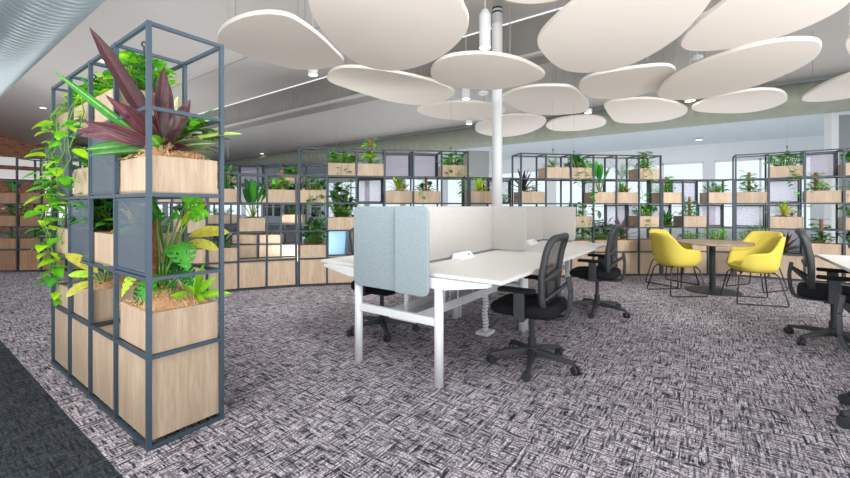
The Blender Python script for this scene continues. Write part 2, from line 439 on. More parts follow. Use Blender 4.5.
def monstera_leaf(mb, p, d, L, c, roll=0.0, droop=.5, face=None):
    p = Vector(p); d = Vector(d).normalized()
    side = d.cross(Vector((0, 0, 1)))
    if side.length < .15: side = Vector((1, 0, 0))
    side.normalize()
    if face is not None: side = d.cross(face).normalized()
    side = Matrix.Rotation(roll, 3, d) @ side
    nu, nv = 22, 8; W = L * .92
    vs = []; cs = []; fs = []; pos = p.copy()
    for i in range(nu + 1):
        t = i / nu; w = W / 2 * prof('heart', t); nr = side.cross(d).normalized()
        for j in range(-nv, nv + 1):
            s = j / nv
            vs.append(pos + side * (w * s) + nr * (.16 * abs(s) * w - .1 * s * s * w) - d * (abs(s) * .0) - d * ((1 - t) * abs(s) * .12 * L))
            q = 1.0 + .35 * (1 - abs(s)); cs.append((c[0] * q, c[1] * q, c[2] * q))
        pos = pos + d * (L / nu); d = (d + Vector((0, 0, -droop / nu))).normalized()
    k = 2 * nv + 1
    for i in range(nu):
        t = (i + .5) / nu
        for j in range(2 * nv):
            s = abs((j + .5) / nv - 1)
            ph = (i + int((j >= nv))) % 4
            if ph == 0 and s > .5 and .12 < t < .92: continue
            if i in (7, 8, 13) and .2 < s < .36: continue
            fs.append((i * k + j, i * k + j + 1, (i + 1) * k + j + 1, (i + 1) * k + j))
    mb.add(vs, fs, cs)
def sph(up=.2):
    a = R.uniform(0, 2 * PI); z = R.uniform(up, 1); q = math.sqrt(max(0, 1 - z * z))
    return Vector((q * math.cos(a), q * math.sin(a), z))
class Plant:
    def __init__(s): s.fo = MB(); s.st = MB(); s.vi = MB(); s.po = MB(); s.sets = []
def vine(P, p, L, step=.058, size=.085, cs=('bright', 'mid'), sway=.05, dx=0.0, dy=0.0, n=4):
    pts = [Vector(p)]; q = Vector(p); k = 0
    nn = max(2, int(L / step))
    for i in range(nn):
        q = q + Vector((R.uniform(-sway, sway) * .5 + dx / nn, R.uniform(-sway, sway) * .5 + dy / nn, -step))
        pts.append(q.copy())
        for _ in range(1 if R.random() < .8 else 2):
            a = R.uniform(0, 2 * PI)
            d = Vector((math.cos(a), math.sin(a), R.uniform(-.5, .25)))
            c = jit(G[R.choice(cs)])
            sz = size * R.uniform(.75, 1.2)
            leaf(P.fo, q + d * .02, d, sz, sz * .72, 'heart', .7, n, (c[0] * 1.25, c[1] * 1.2, c[2] * 1.2), c, .2, R.uniform(-.4, .4))
    P.vi.tube(pts, .0035, 5)
def bushy(P, w, dpt, h, n, size, cs, shape='heart', seg=4, asp=.7, base=.02):
    size *= 1.2; n = int(n * 1.6); h *= 1.2
    for i in range(n):
        d = sph(.0); x = R.uniform(-w / 2, w / 2); y = R.uniform(-dpt / 2, dpt / 2)
        hh = base + (h * R.random() ** .8) * (1 - .5 * (abs(x) / (w / 2)) ** 2)
        q = Vector((x, y, hh)); c = jit(G[R.choice(cs)]); sz = size * R.uniform(.7, 1.2)
        P.st.tube([(x * .5, y * .5, -.01), (x * .8, y * .8, hh * .6), q], .003, 4)
        leaf(P.fo, q, Vector((d.x, d.y, d.z * .5 - .05)), sz, sz * asp, shape, .7, seg, (c[0] * 1.25, c[1] * 1.2, c[2] * 1.2), c, .2, R.uniform(-.3, .3))
def rosette(P, n, L, W, cs, edge=None, up=(.35, 1.5), droop=.8, seg=6, shape='strap', c0=(0, 0, 0), fold=.3):
    for i in range(n):
        a = 2 * PI * i * .382 + R.uniform(-.3, .3); el = up[0] + (up[1] - up[0]) * (i + .5) / n + R.uniform(-.1, .1)
        d = Vector((math.cos(a) * math.cos(el), math.sin(a) * math.cos(el), math.sin(el)))
        c = jit(G[R.choice(cs)]); e = jit(G[edge]) if edge and R.random() < .8 else c
        l = L * R.uniform(.7, 1.1)
        leaf(P.fo, Vector(c0) + d * .015 + Vector((0, 0, .1 * L * i / n)), d, l, W * R.uniform(.8, 1.15), shape, droop * math.cos(el) + .1, seg, c, e, fold)
    P.st.tube([(c0[0], c0[1], -.02), (c0[0], c0[1], .12 * L)], .012, 6)
def paddles(P, n, L, W, pet, cs, spread=.5, c0=(0, 0, 0)):
    for i in range(n):
        a = 2 * PI * i / n + R.uniform(-.5, .5); el = R.uniform(1.0, 1.45)
        d = Vector((math.cos(a) * math.cos(el) * spread * 2, math.sin(a) * math.cos(el) * spread * 2, math.sin(el))).normalized()
        q = Vector(c0) + d * pet * R.uniform(.6, 1.1)
        P.st.tube([Vector(c0) + Vector((0, 0, -.02)), Vector(c0) + d * .5 * (q - Vector(c0)).length, q], [.008, .006, .005], 6)
        c = jit(G[R.choice(cs)])
        leaf(P.fo, q, d, L * R.uniform(.75, 1.1), W * R.uniform(.8, 1.1), 'paddle', R.uniform(.1, .6), 7, (c[0] * 1.5, c[1] * 1.4, c[2] * 1.3), c, .3, R.uniform(-.6, .6))
def pole(P, h, n, size, cs, r=.022, c0=(0, 0, 0), spread=.05):
    P.po.tube([Vector(c0) + Vector((0, 0, z)) for z in (-.02, h * .5, h)], r, 8)
    for i in range(n):
        a = R.uniform(0, 2 * PI); z = h * (.08 + .9 * R.random())
        d = Vector((math.cos(a), math.sin(a), R.uniform(-.2, .6)))
        q = Vector(c0) + Vector((math.cos(a) * r, math.sin(a) * r, z)); e = q + d * spread * R.uniform(.3, 1)
        P.st.tube([q, e], .0025, 4)
        c = jit(G[R.choice(cs)]); sz = size * R.uniform(.7, 1.2)
        leaf(P.fo, e, d, sz, sz * .72, 'heart', .8, 4, (c[0] * 1.25, c[1] * 1.2, c[2] * 1.2), c, .2, R.uniform(-.3, .3))
def fern(P, n, L, cs, lw=.016, ll=.07, up=(.5, 1.4)):
    for i in range(n):
        a = R.uniform(0, 2 * PI); el = R.uniform(*up)
        d = Vector((math.cos(a) * math.cos(el), math.sin(a) * math.cos(el), math.sin(el)))
        q = Vector((0, 0, 0)); pts = [q.copy()]; l = L * R.uniform(.6, 1.1); c = G[R.choice(cs)]
        for k in range(10):
            q = q + d * l / 10; d = (d + Vector((0, 0, -.09))).normalized(); pts.append(q.copy())
            if k < 2: continue
            sd = d.cross(Vector((0, 0, 1))).normalized()
            for sg in (-1, 1):
                cc = jit(c); s = ll * (1 - .06 * k)
                leaf(P.fo, q, sd * sg + d * .5, s, lw * R.uniform(.8, 1.3), 'lance', .4, 2, cc, cc, .1)
        P.st.tube(pts, .002, 4)
def finish(P, name, label, cat, loc, rz, extra=()):
    r = thing(name, label, cat, loc, rz, 'plants in the shelving')
    if P.fo.v: P.fo.build('foliage', M['leaf'], r, smooth=True, color=True)
    if P.st.v: P.st.build('stem', M['stem'], r, smooth=True)
    if P.vi.v: P.vi.build('vine', M['stem'], r, smooth=True)
    if P.po.v: P.po.build('moss_pole', M['moss'], r, smooth=True)
    for nm, mb in extra: mb.build(nm, M['leaf'], r, smooth=True, color=True)
    return r
# kinds of plants: name, description for the label, builder(P, w, tall)
def k_pothos(P, w, a):
    bushy(P, w * .95, .24, a.get('h', .16), a.get('n', 46), a.get('s', .085), a.get('cs', ('bright', 'mid', 'bright', 'dark')))
    for (x, y, l) in a.get('vines', ()):
        P.vi.tube([(x * .6, y * .4, .02), (x * .9, y * .85, .05), (x, y, -.02)], .0035, 5)
        vine(P, (x, y, -.02), l, size=a.get('vs', .095), cs=a.get('cs', ('bright', 'mid', 'dark')))
def k_pole(P, w, a):
    pole(P, a.get('h', .4), a.get('n', 40), a.get('s', .095), a.get('cs', ('bright', 'mid', 'lime')), c0=(a.get('x', 0), 0, 0))
    if a.get('under', 1): bushy(P, w * .8, .2, .1, 16, .08, a.get('cs', ('mid', 'dark')))
    for (x, y, l) in a.get('vines', ()): vine(P, (x, y, .03), l, cs=('bright', 'mid'))
def k_dark(P, w, a): bushy(P, w * .9, .25, a.get('h', .24), a.get('n', 55), .12, a.get('cs', ('dark', 'deep', 'mid')), 'lance', 4, .45)
def k_cord(P, w, a):
    rosette(P, a.get('n', 20), a.get('L', .34), .055, a.get('cs', ('plum', 'purple', 'red', 'deep')), 'pink' if a.get('e') else None, (.25, 1.45), .6, c0=(a.get('x', 0), 0, 0))
    bushy(P, w * .7, .2, .08, 14, .07, ('dark', 'mid'))
def k_brom(P, w, a):
    rosette(P, 18, a.get('L', .26), .05, a.get('cs', ('yellow', 'lime', 'olive')), None, (.3, 1.4), 1.1, c0=(0, 0, 0))
    rosette(P, 8, .16, .035, a.get('cs2', ('red', 'olive')), None, (.3, 1.2), .7, c0=(.09, 0, 0))
def k_paddle(P, w, a): paddles(P, a.get('n', 11), a.get('L', .28), .1, a.get('p', .22), a.get('cs', ('dark', 'deep', 'dark', 'mid')))
def k_fern(P, w, a): fern(P, a.get('n', 22), a.get('L', .28), a.get('cs', ('bright', 'mid')), up=a.get('up', (.3, 1.4)))
def k_mon(P, w, a):
    for i in range(a.get('n', 6)):
        an = R.uniform(0, 2 * PI); el = R.uniform(.5, 1.3); d = Vector((math.cos(an) * math.cos(el), math.sin(an) * math.cos(el), math.sin(el)))
        q = d * R.uniform(.15, .3)
        P.st.tube([(0, 0, -.02), q * .5 + Vector((0, 0, .03)), q], .006, 6)
        monstera_leaf(P.fo, q, Vector((d.x, d.y, .1)), a.get('s', .2), jit(G[R.choice(a.get('cs', ('bright', 'lime', 'mid')))]), R.uniform(-.5, .5))
def k_small(P, w, a): bushy(P, w * .85, .22, a.get('h', .1), a.get('n', 30), .07, a.get('cs', ('mid', 'dark', 'bright')), 'lance', 3, .5)
KIND = dict(
    pothos=(k_pothos, 'trailing_pothos', 'trailing pothos with heart-shaped leaves'),
    pole=(k_pole, 'climbing_plant', 'climbing plant on moss pole'),
    dark=(k_dark, 'leafy_plant', 'dense dark green leafy plant'),
    cord=(k_cord, 'cordyline', 'spiky dark purple cordyline'),
    brom=(k_brom, 'bromeliad', 'yellow-green strap-leaved plant'),
    paddle=(k_paddle, 'paddle_leaf_plant', 'upright broad paddle-leaved plant'),
    fern=(k_fern, 'fern', 'feathery green fern'),
    mon=(k_mon, 'monstera', 'bright green split-leaf monstera'),
    small=(k_small, 'low_plant', 'low green bushy plant'))
# ------------------------------------------------------------------ shelving
LV = [0.0, .412, .824, 1.236, 1.648, 2.06]
TIER = ['bottom tier', 'second tier', 'third tier', 'fourth tier', 'fifth tier']
ORD = ['first', 'second', 'third', 'fourth', 'fifth', 'sixth', 'seventh']
PW, DEP = .028, .35
SHORT = {'trailing_pothos': 'pothos', 'climbing_plant': 'pole plant', 'leafy_plant': 'dark foliage', 'cordyline': 'cordyline', 'bromeliad': 'yellow-green plant', 'paddle_leaf_plant': 'paddle-leaf plant', 'fern': 'fern', 'monstera': 'monstera', 'low_plant': 'low plant', None: 'nothing'}
def make_box(loc, rz, w, dpt, h, label, wmat='oak', soil='soil', dome=.02, fibres=0):
    t = thing('planter_box', label, 'planter', loc, rz, 'planter boxes on the plant shelving')
    k = .014; mb = MB()
    mb.box((0, -dpt / 2 + k / 2, h / 2), (w, k, h)).box((0, dpt / 2 - k / 2, h / 2), (w, k, h))
    mb.box((-w / 2 + k / 2, 0, h / 2), (k, dpt - 2 * k, h)).box((w / 2 - k / 2, 0, h / 2), (k, dpt - 2 * k, h)).box((0, 0, .008), (w - 2 * k, dpt - 2 * k, .016))
    mb.build('box', M[wmat], t)
    nx, ny = 9, 7; vs = []; fs = []
    for j in range(ny):
        for i in range(nx):
            x = (i / (nx - 1) - .5); y = (j / (ny - 1) - .5)
            z = h - .022 + dome * (1 - (2 * x) ** 2) * (1 - (2 * y) ** 2) * 2 + R.uniform(-.004, .004)
            vs.append((x * (w - 2 * k), y * (dpt - 2 * k), z))
    for j in range(ny - 1):
        for i in range(nx - 1): fs.append((j * nx + i, j * nx + i + 1, (j + 1) * nx + i + 1, (j + 1) * nx + i))
    mb = MB().add(vs, fs)
    so = mb.build('coir_mulch' if soil == 'coir' else 'soil', M[soil], t, smooth=True)
    if fibres:
        fb = MB()
        for i in range(fibres):
            x = R.uniform(-.48, .48); y = R.uniform(-.48, .48)
            z = h - .018 + dome * (1 - (2 * x) ** 2) * (1 - (2 * y) ** 2) * 2
            a = R.uniform(0, 2 * PI); l = R.uniform(.02, .06); b = Vector((x * w * .94, y * dpt * .94, z))
            d = Vector((math.cos(a), math.sin(a), 0)) * l
            fb.tube([b, b + d * .5 + Vector((0, 0, R.uniform(.006, .03))), b + d + Vector((0, 0, R.uniform(-.004, .01)))], .0011, 3, False)
        f = fb.build('coir_fibres', M['coir'], t); f['kind'] = 'stuff'
    return t
def unit(name, label, place, fronts, heights, dep=DEP, from_right=False, vis0=0, mats='dsteel', contents=(), wmat='oak', panels=(), base=True, skip_base=(), pmat='mesh_backlit', box_h=.185, levels=LV, fine=False, PW=.025):
    """fronts: ground points of the front posts, left to right as seen; heights: number of tiers in each bay."""
    fr = [Vector((p[0], p[1], 0)) for p in fronts]; n = len(fr)
    nrm = []
    for i in range(n):
        t = (fr[min(i + 1, n - 1)] - fr[max(i - 1, 0)]).normalized()
        nrm.append(Vector((-t.y, t.x, 0)))
    bk = [p + q * dep for p, q in zip(fr, nrm)]
    root = thing(name, label, 'shelving', fr[0], 0, 'steel and oak plant shelving units', absolute=True)
    hi = [max(heights[max(i - 1, 0)], heights[min(i, n - 2)]) for i in range(n)]
    for i in range(n):
        for p in (fr[i], bk[i]):
            MB().bar((p.x, p.y, 0), (p.x, p.y, levels[hi[i]] + PW / 2), PW, up=nrm[i]).build('post', M[mats], root)
    for L in range(6):
        mb = MB(); z = levels[L] if L else PW / 2
        for i in range(n - 1):
            if heights[i] < L: continue
            for a, b in ((fr[i], fr[i + 1]), (bk[i], bk[i + 1])): mb.bar((a.x, a.y, z), (b.x, b.y, z), PW * .85)
        for i in range(n):
            if hi[i] >= L: mb.bar((fr[i].x, fr[i].y, z), (bk[i].x, bk[i].y, z), PW * .85)
        if mb.v: mb.build('rail', M[mats], root)
    def bay(i):
        a, b, c, d = fr[i], fr[i + 1], bk[i], bk[i + 1]
        ce = (a + b + c + d) / 4; ang = math.atan2(b.y - a.y, b.x - a.x)
        wf = (b - a).length; wb = (d - c).length
        return ce, ang, min(wf, wb) - PW - .006
    def bayname(i):
        k = (n - 2 - i) if from_right else i - vis0
        return ORD[k] + '-from-' + ('right' if from_right else 'left') + ' bay'
    if base:
        for i in range(n - 1):
            if i in skip_base: continue
            ce, ang, w = bay(i)
            MB().box((ce.x, ce.y, (levels[1] + .02) / 2), (w, dep - PW * .6, levels[1] - .05), ang).build('base_cabinet', M[wmat], root)
    for (i, L, side) in panels:
        a, b = (fr[i], fr[i + 1]) if side == 'f' else (bk[i], bk[i + 1])
        d = (b - a).normalized(); nn = nrm[i] * (0.0)
        z0, z1 = levels[L] + .014, levels[L + 1] - .014
        A = a + d * (PW / 2 + .004); B = b - d * (PW / 2 + .004)
        e = MB().bar((A.x, A.y, (z0 + z1) / 2), (B.x, B.y, (z0 + z1) / 2), .004, z1 - z0).build('mesh_panel', M[pmat], root)
        f = MB(); q = .022 if not fine else .014
        A2 = A + d * q / 2; B2 = B - d * q / 2
        f.bar((A2.x, A2.y, z0), (A2.x, A2.y, z1), q).bar((B2.x, B2.y, z0), (B2.x, B2.y, z1), q)
        f.bar((A.x, A.y, z0 + q / 2), (B.x, B.y, z0 + q / 2), q * .98).bar((A.x, A.y, z1 - q / 2), (B.x, B.y, z1 - q / 2), q * .98)
        f.build('panel_frame', M[mats], e)
    for it in contents:
        i, L, kind = it[:3]; a = it[3] if len(it) > 3 else {}
        ce, ang, w = bay(i)
        z = levels[L] + PW * .43 + .001
        h = a.get('bh', box_h)
        loc = Vector((ce.x, ce.y, z)); tier = TIER[L]
        if L == 0: z = 0; loc.z = .03
        kd = KIND[kind] if kind else None
        nm = kd[1] if kd else None
        if a.get('box', 1):
            make_box(loc, ang, w, dep - PW - .01, h, '%s planter box, %s, %s of %s' % ('brown wooden' if wmat == 'dark_oak' else 'pale oak', tier, bayname(i), place), wmat, a.get('soil', 'soil'), a.get('dome', .02), a.get('fib', 0))
            zz = loc.z + h
        else: zz = loc.z + .004
        if kd:
            P = Plant(); kd[0](P, w, a)
            finish(P, nm, '%s, %s, %s of %s' % (a.get('desc', kd[2]), tier, bayname(i), place), 'plant', (ce.x, ce.y, zz), ang)
    return root, fr, bk, bay
def D(x, d): return at_depth(x, HZ, d)
# near unit: its long side faces left, four bays; fronts run from far to near as seen left to right
VA = [4.0, 3.55, 3.10, 2.65, 2.2]
LA = [0.0, .446, .828, 1.24, 1.662, 2.072]
unit('plant_shelving', 'tall near plant shelving with mesh panels, at front left', 'near-left shelving', [(.76, q) for q in VA], [5, 5, 5, 5], dep=.35, mats='steel', levels=LA, pmat='mesh', fine=True, PW=.021,
     panels=[(2, 3, 'f'), (0, 3, 'f'), (3, 2, 'f'), (1, 2, 'f')], box_h=.185,
     contents=[
         (2, 4, 'pothos', dict(s=.082, vs=.112, n=90, h=.2, cs=('bright', 'lime', 'mid'), soil='coir')),
         (1, 4, 'pothos', dict(s=.082, vs=.112, n=100, h=.16, cs=('bright', 'lime', 'mid'), vines=((-.1, -.2, .55), (.05, -.21, .5), (.15, -.2, .3)), soil='coir')),
         (0, 4, 'pothos', dict(s=.082, vs=.112, n=120, h=.16, cs=('bright', 'lime', 'mid'), vines=((-.10, -.21, 1.5), (-.16, -.2, 1.35), (-.04, -.21, .95), (-.18, -.12, 1.2), (.05, -.2, .6), (-.2, -.05, 1.1), (-.13, -.21, .8)), soil='coir')),
         (3, 3, None, dict(soil='coir', dome=.05, fib=1100)),
         (1, 3, 'pothos', dict(n=30, h=.08, cs=('bright', 'mid', 'dark'), soil='coir')),
         (2, 2, 'brom', dict(desc='lime strap-leaved plant', L=.2, soil='coir', cs=('lime', 'yellow'), cs2=('mid', 'dark'))),
         (0, 2, 'small', dict(soil='coir', n=20)), (1, 2, 'dark', dict(soil='coir', n=110, h=.2, cs=('dark', 'mid', 'bright', 'deep'))),
         (3, 1, None, dict(soil='coir', dome=.045, fib=1100, bh=.2)),
         (1, 1, None, dict(soil='coir', dome=.03, fib=250, bh=.2)),
         (0, 1, 'small', dict(soil='coir', n=10, h=.05, bh=.15)),
     ])
# --- hero plants of the near unit, in world coordinates
def hero(name, label, loc, fn):
    P = Plant(); fn(P); return finish(P, name, label, 'plant', loc, 0)
def uvdir(right, fwd, up):     # direction from camera-relative right / forward / up to world axes
    return Vector((S0 * right + C0 * fwd, -C0 * right + S0 * fwd, up)).normalized()
FACE = Vector((-C0, -S0, .45)).normalized()     # leaves open towards the aisle and the light
def tradescantia(P):
    spec = [  # right, fwd, up, length, width, mid colour, edge colour, droop
        (-.56, -.05, 1.08, .73, .125, 'purple', 'plum', .0), (-.86, .0, .62, .72, .085, 'mid', 'dark', .05), (-.5, .05, .95, .36, .1, 'cream', 'mid', .2),
        (-.9, .0, .42, .48, .11, 'plum', 'pink', .3), (-.5, -.3, .62, .36, .10, 'pink', 'plum', .2), (-.75, -.3, .4, .36, .08, 'purple', 'pink', .5),
        (-.9, -.25, .12, .34, .10, 'mid', 'deep', .25), (-.8, -.45, -.02, .30, .11, 'mid', 'deep', .2), (-.12, .0, 1.2, .46, .10, 'purple', 'plum', .1),
        (.22, -.1, 1.0, .36, .10, 'purple', 'plum', .4), (.9, .1, .42, .40, .10, 'lime', 'cream', .5), (.85, -.2, .22, .32, .09, 'dark', 'pink', .4),
        (.55, -.5, .42, .30, .11, 'plum', 'purple', .7), (.2, -.6, .25, .22, .08, 'bright', 'mid', .5), (.45, .3, .8, .36, .09, 'mid', 'bright', .6),
        (-.1, -.5, .6, .30, .09, 'purple', 'pink', .6), (.6, .5, .5, .34, .09, 'plum', 'purple', .6), (-.5, .6, .7, .4, .09, 'mid', 'dark', .4),
        (.02, -.3, 1.1, .40, .08, 'pink', 'plum', .1), (.75, -.5, .1, .24, .07, 'plum', 'red', .4), (.3, .6, .8, .40, .08, 'bright', 'mid', .6), (-.2, .5, 1.0, .42, .08, 'cream', 'blue', .3),
        (-.35, -.45, .3, .34, .09, 'plum', 'pink', .4), (.35, .0, .7, .30, .10, 'purple', 'plum', .5)]
    for r, f, u, L, W, a, b, dr in spec:
        W *= .76
        d = uvdir(r, f, u)
        ca, cb = jit(G[a], .12), jit(G[b], .12)
        cm = G['pink'] if a in ('purple', 'plum', 'pink') else G['cream']
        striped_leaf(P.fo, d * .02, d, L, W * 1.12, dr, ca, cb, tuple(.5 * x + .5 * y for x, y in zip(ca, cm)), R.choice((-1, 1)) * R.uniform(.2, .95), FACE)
    P.st.tube([(0, 0, -.04), (0, 0, .1)], .018, 8)
    for i in range(100):
        a = R.uniform(0, 2 * PI); d = Vector((math.cos(a), math.sin(a), R.uniform(-.1, .6)))
        b = uvdir(1, .35, 0) * R.uniform(-.02, .2) + uvdir(-.35, 1, 0) * R.uniform(.0, .16) + Vector((0, 0, R.uniform(.0, .22)))
        c = jit(G[R.choice(('bright', 'mid', 'olive'))]); leaf(P.fo, b, d, .1, .05, 'lance', .8, 4, c, c, .2)
cA = Vector((.935, 2.425, 0))
hero('purple_spiderwort', 'large purple and green sword-leaved plant rising above the near-left shelving', (.90, 2.40, LA[3] + .24), tradescantia)
def mon_near(P):
    spec = [(-.2, -.06, .12, .16, 'lime', .5), (-.02, -.12, .10, .16, 'mid', .2), (.02, -.1, .46, .17, 'mid', .3), (.16, -.1, .42, .16, 'mid', -.3), (.28, .05, .44, .15, 'bright', .3), (.25, -.12, .27, .19, 'mid', -.7),
            (.05, .15, .2, .16, 'dark', .2), (.1, .0, .12, .15, 'dark', .4), (-.1, .1, .4, .15, 'mid', -.2), (.3, -.1, .14, .13, 'dark', .1), (-.12, -.05, .04, .13, 'dark', .1), (.18, .1, .5, .16, 'bright', .4), (-.02, .05, .16, .15, 'dark', -.4)]
    for r, f, z, s, c, ro in spec:
        q = uvdir(r, f, 0) * (math.hypot(r, f) * .55) + Vector((0, 0, z + .02))
        P.st.tube([(0, 0, -.03), Vector((q.x * .35, q.y * .35, z * .55)), q], .005, 6)
        monstera_leaf(P.fo, q, uvdir(r * .9 + .05, f * .6 - .12, -.25 if z < .4 else .1), s * .88, jit(G[c], .1), ro, .8, FACE)
    P.po.tube([(-.02, .05, -.02), (-.02, .05, .2), (-.02, .05, .42)], .03, 10)
hero('monstera', 'split-leaf monstera with pole in near corner box of near-left shelving', (.90, 2.44, LA[1] + .24), mon_near)
def lime_plant(P):
    for r, f, u, L in ((-.7, -.3, .35, .2), (-.1, -.1, 1.2, .22), (.5, -.1, .6, .17), (.75, .1, .25, .18), (.2, -.4, .6, .16), (-.4, .1, .8, .16), (.1, .2, .9, .18), (.45, -.4, .2, .14), (-.2, -.5, .3, .13)):
        d = uvdir(r, f, u); c = jit(G['lime'], .1)
        leaf(P.fo, d * .02, d, L, .05, 'lance', .5, 7, c, jit(G['bright'], .1), .3, R.uniform(-.3, .3), FACE)
    P.st.tube([(0, 0, -.03), (0, 0, .05)], .007, 6)
hero('lime_leaf_plant', 'small lime green seedling plant beside the monstera, near shelving', (1.015, 2.31, LA[1] + .225), lime_plant)
def yellow_arc(P):
    for r, f, u, L, c, w in ((.85, .2, .32, .25, 'yellow', .1), (.9, -.05, .05, .22, 'yellow', .08), (-.4, .2, .5, .2, 'lime', .09), (.3, .3, .6, .22, 'lime', .09), (-.1, -.2, .7, .2, 'mid', .09), (-.7, 0, .3, .2, 'bright', .09)):
        d = uvdir(r, f, u); leaf(P.fo, d * .12, d, L * .9, w * .75, 'paddle', .6, 8, jit(G[c], .1), jit(G[c], .1), .25, 0, FACE)
        P.st.tube([(0, 0, -.3), (0, 0, -.1), d * .12], .005, 6)
hero('yellow_leaf_philodendron', 'philodendron with long yellow leaves, behind the monstera in near shelving', (.965, 2.53, LA[1] + .52), yellow_arc)
def yellow_near(P):
    for r, f, u, L, c, w in ((-.3, -.35, .6, .26, 'yellow', .11), (-.3, -.5, -.15, .2, 'yellow', .085), (.35, -.3, .6, .2, 'lime', .075), (.1, .2, .8, .22, 'bright', .08), (-.3, .3, .5, .2, 'dark', .09), (.5, .3, .4, .2, 'mid', .08), (-.5, -.2, .2, .17, 'lime', .07)):
        d = uvdir(r, f, u); leaf(P.fo, d * .05, d, L * .85, w * .75, 'paddle', .6, 8, jit(G[c], .1), jit(G[c], .1), .25, 0, FACE)
        P.st.tube([(0, 0, -.04), d * .05], .005, 6)
hero('yellow_leaf_philodendron', 'yellow-leaved philodendron leaning out of second lowest box, near shelving', (.87, 3.27, LA[1] + .26), yellow_near)
# --- the curved back rows
dB = {135: 4.87, 172: 5.1, 207: 5.32, 238.4: 5.52, 266.8: 5.66, 296.5: 5.8}
unit('plant_shelving', 'low curved plant shelving seen between near shelving and white desks', 'low left shelving', [D(x, d) for x, d in dB.items()], [4] * 5, from_right=True,
     panels=[(1, 3, 'b')],
     contents=[(3, 2, 'paddle', dict(n=14, L=.34, p=.3, desc='tall dark paddle-leaved plant')), (2, 3, 'dark', {}), (4, 3, 'pole', dict(h=.3, n=34, cs=('olive', 'mid', 'bright'))),
               (2, 1, 'cord', dict(cs=('plum', 'deep', 'dark'), L=.3)), (1, 2, 'dark', dict(n=40)), (1, 1, None, {}), (0, 3, 'small', {}), (0, 1, 'cord', {}), (1, 3, 'small', {})])
dC = {296.5: 5.8, 327: 5.9, 356.5: 5.98, 384.8: 6.06, 413.5: 6.13, 441.6: 6.2, 468: 6.27}
# neighbouring rows stand a post's width apart so that each unit keeps its own end posts
def cols(d, gap0=0.0, gap1=0.0):
    p = [D(x, z) for x, z in d.items()]
    if gap0: p[0] = p[0] + (p[1] - p[0]).normalized() * gap0
    if gap1: p[-1] = p[-1] + (p[-2] - p[-1]).normalized() * gap1
    return p
GP = .032
unit('plant_shelving', 'tall curved plant shelving behind the left end of white desks', 'tall shelving behind screens', cols(dC, GP), [5] * 6,
     panels=[(3, 4, 'b'), (4, 4, 'b'), (2, 3, 'b')],
     contents=[(0, 3, 'pothos', dict(n=30, vines=((.05, -.2, .5), (-.06, -.2, .4), (.12, -.2, .62)), cs=('dark', 'mid', 'deep'))),
               (0, 1, 'dark', dict(h=.3, n=70, cs=('deep', 'dark'))), (1, 4, 'pothos', dict(n=50, h=.14, vines=((.1, -.2, .5), (0, -.2, .2)))),
               (1, 2, 'dark', dict(h=.42, n=110, cs=('dark', 'deep', 'mid'), desc='big dark spiky bush')), (2, 4, 'pole', dict(h=.4, n=50, cs=('lime', 'bright', 'bright'))),
               (3, 3, 'brom', dict(L=.28)), (4, 3, 'pole', dict(h=.22, n=12, cs=('dark', 'mid'), vines=((-.1, -.2, .15),))), (5, 4, 'pothos', dict(n=45, vines=((.1, -.2, .5), (-.08, -.2, .22), (.15, -.2, .42)))),
               (2, 1, None, {}), (4, 1, 'small', {})])
dD = {468: 6.27, 495: 6.36, 521: 6.45}
unit('plant_shelving', 'low plant shelving half hidden by the white column', 'low shelving behind white column', cols(dD, GP, GP), [4] * 2,
     panels=[(1, 3, 'b')], contents=[(0, 3, 'brom', dict(L=.27, cs=('yellow', 'lime', 'lime'), cs2=('plum', 'lime'))), (1, 3, 'pothos', dict(box=0, n=14, h=.1))])
dE = {521: 6.45, 546: 6.53, 571: 6.6, 593.5: 6.65, 616.5: 6.7, 639: 6.74, 660.6: 6.77}
unit('plant_shelving', 'tall plant shelving behind the far end of white desks', 'tall shelving behind far chair', cols(dE), [5] * 6,
     panels=[(3, 3, 'b'), (4, 2, 'b'), (5, 2, 'b')],
     contents=[(0, 3, 'cord', dict(L=.42, n=16, x=-.1, cs=('plum', 'purple', 'plum', 'dark'))), (1, 4, 'fern', dict(L=.22)), (2, 4, 'pothos', dict(n=60, h=.17, vines=((-.1, -.2, .3), (.12, -.2, .75), (.05, -.2, .5)), cs=('mid', 'dark', 'bright'))),
               (2, 2, 'pothos', dict(n=30, vines=((.0, -.2, .3), (.14, -.2, .4)), cs=('mid', 'dark'))), (3, 3, 'paddle', dict(n=7, L=.34, p=.28, cs=('mid', 'dark'))), (4, 3, 'brom', dict(L=.18, cs=('red', 'olive', 'mid'))),
               (4, 4, 'fern', dict(box=0, L=.36, n=16, cs=('blue', 'mid'), up=(.9, 1.5), desc='airy feathery fern')), (5, 4, 'pole', dict(h=.3, n=60, cs=('mid', 'bright', 'dark'), vines=((-.1, -.2, .6), (-.04, -.2, .5)))),
               (5, 2, 'pothos', dict(n=34, vines=((0, -.2, .2),), cs=('mid', 'dark', 'bright'))), (4, 1, 'cord', dict(L=.42, e=1, n=18, cs=('plum', 'deep', 'red', 'dark'))), (5, 1, None, {}), (3, 1, 'dark', dict(h=.3, n=60, cs=('deep', 'plum', 'dark'))), (1, 2, 'small', {}), (2, 1, 'pothos', dict(n=24))])
dF = {660.6: 6.77, 683: 6.8, 708: 6.77, 735.7: 6.68}
